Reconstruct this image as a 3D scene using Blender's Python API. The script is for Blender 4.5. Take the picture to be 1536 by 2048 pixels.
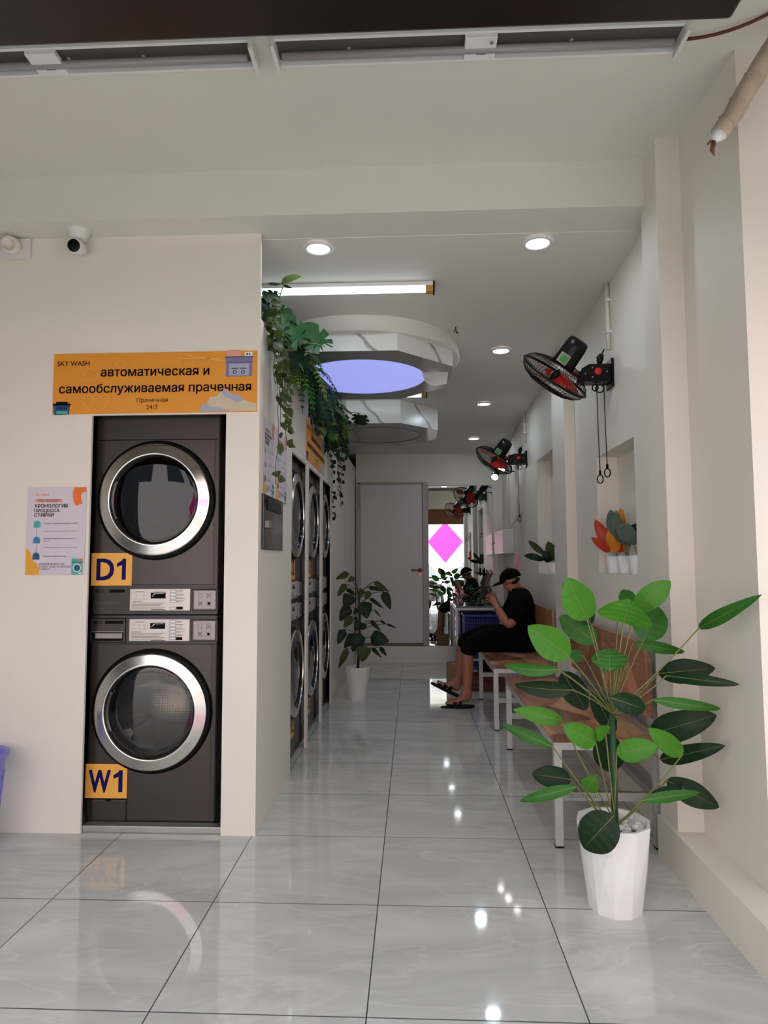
import bpy, bmesh, math, random
from mathutils import Vector, Matrix
random.seed(7)
R = math.radians
PI = math.pi
S = bpy.context.scene
C = S.collection
for o in list(bpy.data.objects): bpy.data.objects.remove(o)

# ------------------------------------------------------------------ camera
F_PX, PITCH, YAW, ROLL, CAM_H = 1330.0, 0.072925, 0.043555, -0.003563, 1.25
def cam_axes():
    cy, sy = math.cos(YAW), math.sin(YAW)
    right = Vector((cy, sy, 0)); fwd = Vector((-sy, cy, 0)); up = Vector((0, 0, 1))
    f2 = fwd*math.cos(PITCH) + up*math.sin(PITCH)
    u2 = up*math.cos(PITCH) - fwd*math.sin(PITCH)
    r3 = right*math.cos(ROLL) + u2*math.sin(ROLL)
    u3 = u2*math.cos(ROLL) - right*math.sin(ROLL)
    return r3, u3, f2
CA, CB, CC = cam_axes()
EYE = Vector((0, 0, CAM_H))
def at(px, py, Y):
    "the point of the plane y = Y that is seen at a photo pixel"
    d = CA*((px-768)/F_PX) - CB*((py-1024)/F_PX) + CC
    return EYE + d*(Y/d.y)
cd = bpy.data.cameras.new('camera'); cam = bpy.data.objects.new('camera', cd); C.objects.link(cam)
cam.matrix_world = Matrix((( CA.x, CB.x, -CC.x, 0), (CA.y, CB.y, -CC.y, 0), (CA.z, CB.z, -CC.z, CAM_H), (0, 0, 0, 1)))
cd.sensor_fit = 'VERTICAL'; cd.sensor_height = 24.0; cd.lens = 24.0*F_PX/2048
cd.clip_start = 0.02; cd.clip_end = 300
S.camera = cam

# ------------------------------------------------------------------ light, sky, exposure
S.view_settings.view_transform = 'Standard'; S.view_settings.look = 'None'
S.view_settings.exposure = 0.27; S.view_settings.gamma = 1.0
w = bpy.data.worlds.new('world'); S.world = w; w.use_nodes = True
wn = w.node_tree.nodes; wl = w.node_tree.links; wn.clear()
sky = wn.new('ShaderNodeTexSky'); sky.sky_type = 'NISHITA'; sky.sun_disc = False
sky.sun_elevation = R(52); sky.sun_rotation = R(15); sky.air_density = 1.0; sky.dust_density = 2.0
bg = wn.new('ShaderNodeBackground'); bg.inputs['Strength'].default_value = 0.55
wo = wn.new('ShaderNodeOutputWorld')
hz = wn.new('ShaderNodeHueSaturation'); hz.inputs['Saturation'].default_value = 0.5    # a hazy, half clouded sky
wl.new(sky.outputs[0], hz.inputs['Color']); wl.new(hz.outputs[0], bg.inputs[0]); wl.new(bg.outputs[0], wo.inputs[0])
sl = bpy.data.lights.new('sun', 'SUN'); sl.energy = 7.0; sl.angle = R(0.6); sl.color = (1.0, 0.955, 0.89)
so = bpy.data.objects.new('sun', sl); C.objects.link(so)
so.rotation_euler = Vector((-0.20, -0.48, -0.85)).to_track_quat('-Z', 'Y').to_euler()
EMIT_DOWN, EMIT_TUBE, EMIT_BLUE, EMIT_SPOT, LAMP_W = 5.0, 2.8, 0.62, 7.0, 2.0

# ------------------------------------------------------------------ materials
def lin(c):
    return tuple((v/255/12.92 if v/255 <= 0.04045 else ((v/255+0.055)/1.055)**2.4) for v in c) + (1.0,)
MATS = {}
def mat(name, rgb, rough=0.5, metal=0.0, var=0.0, scale=20.0, bump=0.0, bscale=None, spec=0.5, emit=0.0, coat=0.0, trans=0.0, sub=0.0):
    if name in MATS: return MATS[name]
    m = bpy.data.materials.new(name); m.use_nodes = True; n = m.node_tree.nodes; l = m.node_tree.links
    b = n['Principled BSDF']; col = lin(rgb)
    b.inputs['Base Color'].default_value = col; b.inputs['Roughness'].default_value = rough
    b.inputs['Metallic'].default_value = metal; b.inputs['Specular IOR Level'].default_value = spec
    if coat: b.inputs['Coat Weight'].default_value = coat; b.inputs['Coat Roughness'].default_value = 0.05
    if trans: b.inputs['Transmission Weight'].default_value = trans
    if emit:
        b.inputs['Emission Color'].default_value = col; b.inputs['Emission Strength'].default_value = emit
    tc = n.new('ShaderNodeTexCoord')
    if var:
        no = n.new('ShaderNodeTexNoise'); no.inputs['Scale'].default_value = scale; no.inputs['Detail'].default_value = 4
        mx = n.new('ShaderNodeMix'); mx.data_type = 'RGBA'
        mx.inputs[6].default_value = tuple(max(0, c*(1-var)) for c in col[:3]) + (1,)
        mx.inputs[7].default_value = tuple(min(1, c*(1+var)) for c in col[:3]) + (1,)
        l.new(tc.outputs['Object'], no.inputs['Vector']); l.new(no.outputs[0], mx.inputs[0]); l.new(mx.outputs[2], b.inputs['Base Color'])
    if bump:
        nb = n.new('ShaderNodeTexNoise'); nb.inputs['Scale'].default_value = bscale or scale; nb.inputs['Detail'].default_value = 3
        bp = n.new('ShaderNodeBump'); bp.inputs['Strength'].default_value = bump; bp.inputs['Distance'].default_value = 0.01
        l.new(tc.outputs['Object'], nb.inputs['Vector']); l.new(nb.outputs[0], bp.inputs['Height']); l.new(bp.outputs[0], b.inputs['Normal'])
    MATS[name] = m
    return m

def mat_glass(name, tint, rough=0.01, ior=1.5):
    m = bpy.data.materials.new(name); m.use_nodes = True; n = m.node_tree.nodes; l = m.node_tree.links; n.clear()
    t = n.new('ShaderNodeBsdfTransparent'); t.inputs[0].default_value = tuple(tint) + (1,)
    g = n.new('ShaderNodeBsdfGlossy'); g.inputs['Roughness'].default_value = rough
    fr = n.new('ShaderNodeFresnel'); fr.inputs[0].default_value = ior
    mx = n.new('ShaderNodeMixShader'); o = n.new('ShaderNodeOutputMaterial')
    l.new(fr.outputs[0], mx.inputs[0]); l.new(t.outputs[0], mx.inputs[1]); l.new(g.outputs[0], mx.inputs[2]); l.new(mx.outputs[0], o.inputs[0])
    return m

def mat_floor():
    m = bpy.data.materials.new('grey marble tile'); m.use_nodes = True; n = m.node_tree.nodes; l = m.node_tree.links
    b = n['Principled BSDF']
    def math_(op, a, b_=None, c=None):
        k = n.new('ShaderNodeMath'); k.operation = op
        for i, v in enumerate((a, b_, c)):
            if v is None: continue
            if isinstance(v, (int, float)): k.inputs[i].default_value = v
            else: l.new(v, k.inputs[i])
        return k.outputs[0]
    geo = n.new('ShaderNodeNewGeometry'); sp = n.new('ShaderNodeSeparateXYZ'); l.new(geo.outputs['Position'], sp.inputs[0])
    x, y = sp.outputs[0], sp.outputs[1]
    tx = math_('DIVIDE', math_('ADD', x, 0.137), 0.606)
    inside = math_('GREATER_THAN', y, 3.11)
    per = math_('ADD', math_('MULTIPLY', inside, 0.547-0.597), 0.597)
    ty = math_('DIVIDE', math_('SUBTRACT', y, 3.11), per)
    def line(t, width):
        f = math_('FRACT', t); d = math_('MINIMUM', f, math_('SUBTRACT', 1.0, f))
        return math_('LESS_THAN', d, width)
    grout = math_('MAXIMUM', line(tx, 0.0032), line(ty, 0.0034))
    # each tile shifts the vein pattern
    ix, iy = math_('FLOOR', tx), math_('FLOOR', ty)
    off = n.new('ShaderNodeCombineXYZ')
    l.new(math_('MULTIPLY', ix, 3.71), off.inputs[0]); l.new(math_('MULTIPLY', iy, 5.13), off.inputs[1])
    vec = n.new('ShaderNodeVectorMath'); vec.operation = 'ADD'; l.new(geo.outputs['Position'], vec.inputs[0]); l.new(off.outputs[0], vec.inputs[1])
    mp = n.new('ShaderNodeMapping'); mp.inputs['Rotation'].default_value = (0, 0, R(-32)); mp.inputs['Scale'].default_value = (1.0, 3.2, 1)
    l.new(vec.outputs[0], mp.inputs[0])
    n1 = n.new('ShaderNodeTexNoise'); n1.inputs['Scale'].default_value = 1.6; n1.inputs['Detail'].default_value = 6; n1.inputs['Distortion'].default_value = 1.2
    l.new(mp.outputs[0], n1.inputs['Vector'])
    r1 = n.new('ShaderNodeValToRGB'); l.new(n1.outputs[0], r1.inputs[0])
    e = r1.color_ramp.elements
    e[0].position = 0.30; e[0].color = lin((194, 195, 190)); e[1].position = 0.70; e[1].color = lin((218, 218, 211))
    k = e.new(0.5); k.color = lin((207, 207, 201))
    # thin light veins
    n2 = n.new('ShaderNodeTexNoise'); n2.inputs['Scale'].default_value = 1.3; n2.inputs['Detail'].default_value = 7; n2.inputs['Distortion'].default_value = 1.6
    l.new(mp.outputs[0], n2.inputs['Vector'])
    dv = math_('ABSOLUTE', math_('SUBTRACT', n2.outputs[0], 0.5))
    vein = math_('SUBTRACT', 1.0, math_('MINIMUM', math_('MULTIPLY', dv, 42.0), 1.0))
    mx = n.new('ShaderNodeMix'); mx.data_type = 'RGBA'; l.new(math_('MULTIPLY', vein, 0.35), mx.inputs[0])
    l.new(r1.outputs[0], mx.inputs[6]); mx.inputs[7].default_value = lin((232, 230, 222))
    mg = n.new('ShaderNodeMix'); mg.data_type = 'RGBA'; l.new(grout, mg.inputs[0]); l.new(mx.outputs[2], mg.inputs[6]); mg.inputs[7].default_value = lin((62, 60, 60))
    l.new(mg.outputs[2], b.inputs['Base Color'])
    l.new(math_('ADD', math_('MULTIPLY', grout, 0.5), 0.055), b.inputs['Roughness'])
    b.inputs['Specular IOR Level'].default_value = 0.6
    nb = n.new('ShaderNodeTexNoise'); nb.inputs['Scale'].default_value = 2.2; l.new(geo.outputs['Position'], nb.inputs['Vector'])
    bp = n.new('ShaderNodeBump'); bp.inputs['Strength'].default_value = 0.05; bp.inputs['Distance'].default_value = 0.02
    l.new(nb.outputs[0], bp.inputs['Height']); l.new(bp.outputs[0], b.inputs['Normal'])
    return m

def mat_wood(name, dark, light, scale=3.0, rough=0.35):
    m = bpy.data.materials.new(name); m.use_nodes = True; n = m.node_tree.nodes; l = m.node_tree.links; b = n['Principled BSDF']
    tc = n.new('ShaderNodeTexCoord'); mp = n.new('ShaderNodeMapping'); mp.inputs['Scale'].default_value = (6, 1.3, 6); l.new(tc.outputs['Object'], mp.inputs[0])
    a = n.new('ShaderNodeTexNoise'); a.inputs['Scale'].default_value = scale; a.inputs['Detail'].default_value = 5; a.inputs['Distortion'].default_value = 1.5
    l.new(mp.outputs[0], a.inputs['Vector'])
    v = n.new('ShaderNodeTexVoronoi'); v.inputs['Scale'].default_value = 3.3; l.new(tc.outputs['Object'], v.inputs['Vector'])
    sv = n.new('ShaderNodeSeparateColor'); l.new(v.outputs['Color'], sv.inputs[0])
    ad = n.new('ShaderNodeMath'); ad.operation = 'MULTIPLY_ADD'; ad.inputs[1].default_value = 0.55; l.new(sv.outputs[0], ad.inputs[0])
    sb = n.new('ShaderNodeMath'); sb.operation = 'MULTIPLY'; sb.inputs[1].default_value = 0.55; l.new(a.outputs[0], sb.inputs[0]); l.new(sb.outputs[0], ad.inputs[2])
    r = n.new('ShaderNodeValToRGB'); r.color_ramp.elements[0].position = 0.28; r.color_ramp.elements[1].position = 0.74
    r.color_ramp.elements[0].color = lin(dark); r.color_ramp.elements[1].color = lin(light); l.new(ad.outputs[0], r.inputs[0])
    l.new(r.outputs[0], b.inputs['Base Color']); b.inputs['Roughness'].default_value = rough
    return m

def mat_marble():
    m = bpy.data.materials.new('white veined marble panel'); m.use_nodes = True; n = m.node_tree.nodes; l = m.node_tree.links; b = n['Principled BSDF']
    tc = n.new('ShaderNodeTexCoord'); wv = n.new('ShaderNodeTexWave'); wv.bands_direction = 'DIAGONAL'
    wv.inputs['Scale'].default_value = 0.9; wv.inputs['Distortion'].default_value = 3.5; wv.inputs['Detail'].default_value = 4; wv.inputs['Detail Scale'].default_value = 1.5
    l.new(tc.outputs['Object'], wv.inputs[0])
    r = n.new('ShaderNodeValToRGB'); e = r.color_ramp.elements
    e[0].position = 0.0; e[0].color = lin((150, 148, 146)); e[1].position = 0.022; e[1].color = lin((222, 221, 217))
    l.new(wv.outputs[0], r.inputs[0]); l.new(r.outputs[0], b.inputs['Base Color']); b.inputs['Roughness'].default_value = 0.25
    return m

def mat_drum():
    m = bpy.data.materials.new('perforated steel drum'); m.use_nodes = True; n = m.node_tree.nodes; l = m.node_tree.links; b = n['Principled BSDF']
    tc = n.new('ShaderNodeTexCoord'); v = n.new('ShaderNodeTexVoronoi'); v.inputs['Scale'].default_value = 70; v.inputs['Randomness'].default_value = 0.15
    l.new(tc.outputs['Object'], v.inputs['Vector'])
    r = n.new('ShaderNodeValToRGB'); e = r.color_ramp.elements
    e[0].position = 0.22; e[0].color = (0.01, 0.01, 0.01, 1); e[1].position = 0.30; e[1].color = lin((150, 142, 128))
    l.new(v.outputs['Distance'], r.inputs[0]); l.new(r.outputs[0], b.inputs['Base Color'])
    b.inputs['Metallic'].default_value = 0.85; b.inputs['Roughness'].default_value = 0.3
    return m

M_WALL = mat('white painted plaster', (226, 219, 207), 0.55, var=0.03, scale=2.5, bump=0.04, bscale=60)
M_CEIL = mat('white ceiling paint', (216, 213, 204), 0.6, var=0.02, scale=2)
M_FLOOR = mat_floor()
M_BROWN = mat('dark brown painted steel', (26, 11, 9), 0.35)
M_WHITE = mat('white enamel', (226, 225, 222), 0.35)
M_PLAST = mat('white plastic', (218, 216, 212), 0.4)
M_POT = mat('white glazed pot', (232, 231, 228), 0.28)
M_GREYP = mat('grey plastic', (120, 118, 115), 0.4)
M_BLACK = mat('black plastic', (8, 8, 9), 0.35, spec=0.25)
M_RUBBER = mat('black rubber', (6, 6, 6), 0.6, spec=0.2)
M_STEEL = mat('galvanised steel', (176, 176, 174), 0.32, metal=0.75, var=0.15, scale=25)
M_LEG = mat('silver painted steel tube', (196, 196, 194), 0.4, metal=0.35, var=0.12, scale=30)
M_CHROME = mat('brushed chrome', (205, 200, 194), 0.16, metal=1.0, var=0.05, scale=8)
M_CHROME2 = mat('polished chrome', (215, 212, 208), 0.06, metal=1.0)
M_BODY = mat('bronze grey metallic paint', (66, 60, 56), 0.32, metal=0.55, var=0.04, scale=12)
M_BODY2 = mat('dark bronze panel', (60, 55, 52), 0.38, metal=0.4)
M_PLATE = mat('silver control plate', (205, 198, 190), 0.4, metal=0.3)
M_COIN = mat('grey coin plate', (150, 142, 140), 0.4, metal=0.4)
M_INK = mat('black print', (14, 10, 12), 0.7, spec=0.1)
M_INKG = mat('grey print', (96, 92, 96), 0.6)
M_NAVY = mat('navy print', (16, 10, 84), 0.6, spec=0.15)
M_ORANGE = mat('orange printed vinyl', (222, 148, 42), 0.5, var=0.05, scale=5)
M_ORANGE2 = mat('orange print', (226, 112, 40), 0.5)
M_ORPALE = mat('pale orange line print', (233, 176, 92), 0.5)
M_STICK = mat('amber sticker', (236, 172, 72), 0.5)
M_YELL = mat('yellow print', (222, 160, 52), 0.5)
M_PAPER = mat('pale lilac paper', (206, 198, 206), 0.55)
M_PAPERW = mat('white paper', (228, 226, 224), 0.6)
M_TEAL1 = mat('teal print', (72, 168, 160), 0.5)
M_TEAL2 = mat('blue print', (38, 128, 176), 0.5)
M_TEAL3 = mat('dark teal print', (24, 86, 110), 0.5)
M_LILAC = mat('violet grey print', (122, 112, 150), 0.5)
M_PINKP = mat('salmon print', (222, 156, 134), 0.5)
M_BLUEG = mat('blue grey print', (160, 168, 186), 0.5)
M_CLOUD = mat('cloud print', (198, 186, 158), 0.5, var=0.12, scale=14)
M_LEAFB = mat('bright green leaf', (62, 118, 28), 0.40, var=0.25, scale=9, bump=0.15, bscale=30, spec=0.22)
M_LEAF = mat('green leaf', (44, 98, 30), 0.42, var=0.3, scale=8, bump=0.15, bscale=30, spec=0.22)
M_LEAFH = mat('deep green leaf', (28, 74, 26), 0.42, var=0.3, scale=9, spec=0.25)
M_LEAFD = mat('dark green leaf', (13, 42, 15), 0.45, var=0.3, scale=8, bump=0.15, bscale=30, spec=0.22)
M_LEAFO = mat('olive leaf', (58, 70, 26), 0.5, var=0.25, scale=15, spec=0.22)
M_LEAFY = mat('yellow green fern leaf', (112, 126, 40), 0.5, var=0.2, scale=15, spec=0.22)
M_STEMG = mat('olive stem', (112, 116, 62), 0.5)
M_STEMD = mat('green wrapped stem', (40, 76, 42), 0.5, bump=0.2, bscale=60)
M_STEMB = mat('brown stem', (46, 40, 28), 0.6)
M_RED = mat('red leaf', (176, 58, 32), 0.4, var=0.2, scale=14, spec=0.22)
M_GOLD = mat('orange yellow leaf', (208, 126, 34), 0.4, var=0.2, scale=14, spec=0.22)
M_GREYL = mat('grey green leaf', (78, 92, 80), 0.45, var=0.15, scale=14, spec=0.22)
M_SKIN = mat('skin', (164, 106, 80), 0.5, var=0.05, scale=20)
M_CLOTH = mat('black cotton', (6, 6, 7), 0.9, spec=0.12, bump=0.2, bscale=180)
M_HAIR = mat('black hair', (14, 12, 11), 0.6)
M_WOOD = mat_wood('reddish brown veneer', (104, 56, 34), (206, 150, 112))
M_WOODD = mat_wood('brown veneer', (98, 58, 36), (168, 112, 74))
M_MARBLE = mat_marble()
M_DRUM = mat_drum()
M_BLUEPL = mat('blue violet plastic', (62, 62, 150), 0.4)
M_LAV = mat('lavender plastic', (128, 128, 214), 0.35)
M_CARD = mat('cardboard', (150, 116, 82), 0.75)
M_BRASS = mat('brass', (176, 122, 62), 0.3, metal=0.9)
M_PVC = mat('cream conduit', (222, 214, 200), 0.45)
M_TAPE = mat('grimy wrapped tape', (178, 160, 140), 0.6, var=0.3, scale=14, bump=0.3, bscale=24)
M_RUST = mat('brown grime', (112, 74, 42), 0.7)
M_DOOR = mat('pale grey door laminate', (206, 202, 200), 0.45)
M_BTRIM = mat('brown door trim', (112, 94, 76), 0.5)
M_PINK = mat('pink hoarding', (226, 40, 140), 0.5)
M_REDW = mat('dark red wire', (88, 16, 16), 0.4)
M_FANRED = mat('translucent red blade', (206, 30, 22), 0.3)
M_GREEN = mat('green label', (62, 128, 62), 0.5)
M_CONC = mat('street concrete', (176, 172, 166), 0.85, var=0.12, scale=1.2)
M_BUILD = mat('pale facade', (226, 224, 220), 0.8, var=0.04, scale=0.6)
M_BUILD2 = mat('grey facade', (128, 132, 136), 0.8, var=0.06, scale=0.6)
M_WIN = mat('dark window glass', (52, 62, 76), 0.15)
M_DARK = mat('dark interior', (22, 22, 22), 0.8)
M_BARK = mat('driftwood', (126, 98, 84), 0.8, var=0.3, scale=20, bump=0.4, bscale=40)
M_MIRROR = mat('mirror silver', (232, 236, 234), 0.0, metal=1.0)
M_SCREEN = mat('black gloss panel', (26, 27, 29), 0.08, spec=0.6)
M_GLASSY = mat('glossy grey panel', (120, 120, 122), 0.12)
M_DISC = mat('downlight diffuser', (255, 252, 244), 0.5, emit=EMIT_DOWN)
M_TUBE = mat('tube light diffuser', (232, 247, 255), 0.5, emit=EMIT_TUBE)
M_BLUEL = mat('blue light panel', (168, 176, 255), 0.5, emit=EMIT_BLUE)
M_SPOT = mat('spot lens', (255, 252, 246), 0.5, emit=EMIT_SPOT)
M_OFFTUBE = mat('unlit tube glass', (150, 146, 142), 0.3)
M_TROF = mat('tube housing grey', (84, 80, 78), 0.4)
G_WASH = mat_glass('washer door glass', (0.62, 0.60, 0.57), 0.0, 1.62)
G_DRY = mat_glass('dryer door glass', (0.22, 0.21, 0.20), 0.0, 1.5)
G_CUP = mat_glass('clear cup plastic', (0.9, 0.86, 0.88), 0.02, 1.4)
M_BUBBLE = mat('pink drink', (222, 150, 168), 0.4)

# ------------------------------------------------------------------ mesh helpers
def basis(d):
    d = Vector(d).normalized()
    a = Vector((0, 0, 1)) if abs(d.z) < 0.9 else Vector((1, 0, 0))
    u = d.cross(a).normalized(); return u, d.cross(u).normalized(), d
class MB:
    def __init__(s): s.b = bmesh.new(); s.m = []
    def mi(s, m):
        if m is None: return 0
        if m not in s.m: s.m.append(m)
        return s.m.index(m)
    def face(s, vs, m=None, smooth=False):
        try: f = s.b.faces.new(vs)
        except ValueError: return None
        f.material_index = s.mi(m); f.smooth = smooth; return f
    def V(s, p): return s.b.verts.new(p)
    def poly(s, pts, m=None): return s.face([s.V(p) for p in pts], m)
    def box(s, x0, x1, y0, y1, z0, z1, m=None, bev=0.0, rot=None, pivot=None):
        t = bmesh.new(); bmesh.ops.create_cube(t, size=1)
        for v in t.verts: v.co = Vector(((x0+x1)/2+v.co.x*(x1-x0), (y0+y1)/2+v.co.y*(y1-y0), (z0+z1)/2+v.co.z*(z1-z0)))
        if bev: bmesh.ops.bevel(t, geom=t.edges[:]+t.verts[:], offset=bev, segments=2, affect='EDGES', profile=0.5)
        s.absorb(t, m, rot, pivot, smooth=False); return s
    def absorb(s, t, m=None, rot=None, pivot=None, smooth=False):
        pv = Vector(pivot) if pivot is not None else Vector((0, 0, 0)); mp = {}
        for v in t.verts:
            p = v.co
            if rot is not None: p = rot @ (p-pv) + pv
            mp[v] = s.V(p)
        for f in t.faces: s.face([mp[v] for v in f.verts], m, smooth)
        t.free()
    def tube(s, pts, r, m=None, seg=8, cap=True, rs=None):
        pts = [Vector(p) for p in pts]; rings = []
        u = None
        for i, p in enumerate(pts):
            d = (pts[min(i+1, len(pts)-1)] - pts[max(i-1, 0)])
            if d.length < 1e-9: d = Vector((0, 0, 1))
            d.normalize()
            if u is None: u, v, _ = basis(d)
            else:
                u = (u - d*u.dot(d));
                if u.length < 1e-6: u, v, _ = basis(d)
                u.normalize(); v = d.cross(u)
            rr = rs[i] if rs else r
            rings.append([s.V(p + (u*math.cos(2*PI*k/seg) + v*math.sin(2*PI*k/seg))*rr) for k in range(seg)])
        for a, b in zip(rings, rings[1:]):
            for k in range(seg): s.face([a[k], a[(k+1) % seg], b[(k+1) % seg], b[k]], m, True)
        if cap:
            s.face(rings[0][::-1], m); s.face(rings[-1], m)
        return s
    def lathe(s, prof, m=None, seg=32, o=(0, 0, 0), ax=(0, 0, 1), smooth=True, cap=(False, False), ph=0.0):
        "prof: (radius, height along ax)"
        u, v, d = basis(ax); o = Vector(o); rings = []
        for r, h in prof:
            if r < 1e-6: rings.append([s.V(o + d*h)])
            else: rings.append([s.V(o + d*h + (u*math.cos(2*PI*k/seg+ph) + v*math.sin(2*PI*k/seg+ph))*r) for k in range(seg)])
        for a, b in zip(rings, rings[1:]):
            for k in range(seg):
                k2 = (k+1) % seg
                if len(a) == 1 and len(b) == 1: continue
                if len(a) == 1: s.face([a[0], b[k2], b[k]], m, smooth)
                elif len(b) == 1: s.face([a[k], a[k2], b[0]], m, smooth)
                else: s.face([a[k], a[k2], b[k2], b[k]], m, smooth)
        if cap[0] and len(rings[0]) > 1: s.face(rings[0][::-1], m)
        if cap[1] and len(rings[-1]) > 1: s.face(rings[-1], m)
        return s
    def torus(s, R_, r, m=None, o=(0, 0, 0), ax=(0, 0, 1), seg=40, sg=8, a0=0, a1=2*PI):
        u, v, d = basis(ax); o = Vector(o)
        pts = [o + (u*math.cos(a0+(a1-a0)*k/seg) + v*math.sin(a0+(a1-a0)*k/seg))*R_ for k in range(seg+1)]
        s.tube(pts, r, m, sg, cap=abs(a1-a0-2*PI) > 0.01); return s
    def ball(s, c, r, m=None, sc=(1, 1, 1), seg=16):
        t = bmesh.new(); bmesh.ops.create_uvsphere(t, u_segments=seg, v_segments=max(6, seg*2//3), radius=r)
        for v in t.verts: v.co = Vector((v.co.x*sc[0]+c[0], v.co.y*sc[1]+c[1], v.co.z*sc[2]+c[2]))
        s.absorb(t, m, smooth=True); return s
    def prism(s, pts, y0, y1, m=None):
        "polygon in (x,z), extruded along y"
        a = [s.V((p[0], y0, p[1])) for p in pts]; b = [s.V((p[0], y1, p[1])) for p in pts]
        s.face(a, m); s.face(b[::-1], m); n = len(pts)
        for k in range(n): s.face([a[k], b[k], b[(k+1) % n], a[(k+1) % n]], m)
        return s
    def build(s, name, m=None, parent=None, loc=None, fix=True):
        if m is not None: s.m = [m] + [x for x in s.m if x is not m] if not s.m else s.m
        if fix: bmesh.ops.recalc_face_normals(s.b, faces=s.b.faces[:])
        me = bpy.data.meshes.new(name); s.b.to_mesh(me); s.b.free()
        for x in s.m: me.materials.append(x)
        o = bpy.data.objects.new(name, me); C.objects.link(o)
        if parent is not None: o.parent = parent
        if loc is not None: o.location = loc
        return o
def tag(o, label=None, cat=None, group=None, kind=None):
    if label: o['label'] = label
    if cat: o['category'] = cat
    if group: o['group'] = group
    if kind: o['kind'] = kind
    return o
def thing(name, label, cat, loc=(0, 0, 0), rz=0.0, group=None):
    o = bpy.data.objects.new(name, None); C.objects.link(o); o.empty_display_size = 0.05
    o.location = loc; o.rotation_euler = (0, 0, rz); return tag(o, label, cat, group)
def struct(name, mb, m, label=None, cat=None):
    o = mb.build(name, m); return tag(o, label or name.replace('_', ' '), cat or name.split('_')[0], kind='structure')
def kids(o): return [c for c in bpy.data.objects if c.parent == o]
def copy_tree(o, parent=None):
    c = o.copy(); C.objects.link(c)
    if parent is not None: c.parent = parent
    for ch in kids(o): copy_tree(ch, c)
    return c
def skin_mesh(name, V, E, root, m, parent, sub=2, smooth=True):
    "one continuous surface grown round a skeleton: V[name] = (position, radius)"
    names = list(V); me = bpy.data.meshes.new(name)
    me.from_pydata([V[k][0] for k in names], [(names.index(a), names.index(b)) for a, b in E], [])
    o = bpy.data.objects.new(name, me); C.objects.link(o)
    md = o.modifiers.new('skin', 'SKIN'); md.use_smooth_shade = True
    for i, k in enumerate(names):
        r = V[k][1]; sv = me.skin_vertices[0].data[i]
        sv.radius = r if isinstance(r, tuple) else (r, r); sv.use_root = (k == root)
    ms = o.modifiers.new('sub', 'SUBSURF'); ms.levels = sub; ms.render_levels = sub
    dg = bpy.context.evaluated_depsgraph_get()
    nm = bpy.data.meshes.new_from_object(o.evaluated_get(dg)); nm.name = name
    o.modifiers.clear(); old = o.data; o.data = nm; bpy.data.meshes.remove(old)
    nm.materials.clear(); nm.materials.append(m)
    for p in nm.polygons: p.use_smooth = True; p.material_index = 0
    o.parent = parent
    return o
def text(parent, s, x0, x1, z, m, y=-0.0012, bold=0.0, name='lettering', h=None, slant=0.0):
    "flat lettering facing -y, from x0 to x1 with its baseline at z"
    cu = bpy.data.curves.new(name, 'FONT'); cu.body = s.replace('н', 'h'); cu.size = 1.0; cu.extrude = 0.0; cu.resolution_u = 3; cu.shear = slant
    cu.small_caps_scale = 0.79       # a small capital H is the cleaner outline for this letter
    for i_, ch in enumerate(s):
        if ch == 'н': cu.body_format[i_].use_small_caps = True
    t = bpy.data.objects.new(name, cu); C.objects.link(t)
    dg = bpy.context.evaluated_depsgraph_get(); dg.update()
    me = bpy.data.meshes.new_from_object(t.evaluated_get(dg))
    bpy.data.objects.remove(t); bpy.data.curves.remove(cu)
    xs = [v.co.x for v in me.vertices] or [0, 1]; a, b = min(xs), max(xs); k = (x1-x0)/max(b-a+2*bold, 1e-6)
    ky = k
    if h is not None:
        ys = [v.co.y for v in me.vertices]; ky = h/max(max(ys), 1e-6)
    for v in me.vertices: v.co = Vector((x0+(v.co.x-a+bold)*k, y, z+v.co.y*ky))
    if bold:      # heavier strokes: the outline is laid down again a hair to each side
        bm = bmesh.new()
        for j, (ox, oy) in enumerate(((-1, -.6), (-1, .6), (1, -.6), (1, .6), (0, 0), (-.5, 0), (.5, 0))):
            n0 = len(bm.verts); bm.from_mesh(me); bm.verts.ensure_lookup_table()
            for v in bm.verts[n0:]: v.co += Vector((ox*bold*k, -0.00003*j, oy*bold*ky))
        bm.to_mesh(me); bm.free()
    me.name = name; me.materials.clear(); me.materials.append(m)
    o = bpy.data.objects.new(name, me); C.objects.link(o); o.parent = parent
    return o
def rect(mb, x0, x1, z0, z1, y, m):
    mb.poly([(x0, y, z0), (x1, y, z0), (x1, y, z1), (x0, y, z1)], m)
def disc(mb, cx, cz, r, y, m, seg=24, r2=None):
    mb.poly([(cx+r*math.cos(2*PI*k/seg), y, cz+(r2 or r)*math.sin(2*PI*k/seg)) for k in range(seg)], m)
def annulus(mb, cx, cz, r0, r1, y, m, a0=0, a1=2*PI, seg=28):
    for k in range(seg):
        a, b = a0+(a1-a0)*k/seg, a0+(a1-a0)*(k+1)/seg
        mb.poly([(cx+r*math.cos(t), y, cz+r*math.sin(t)) for r, t in ((r0, a), (r1, a), (r1, b), (r0, b))], m)
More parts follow.
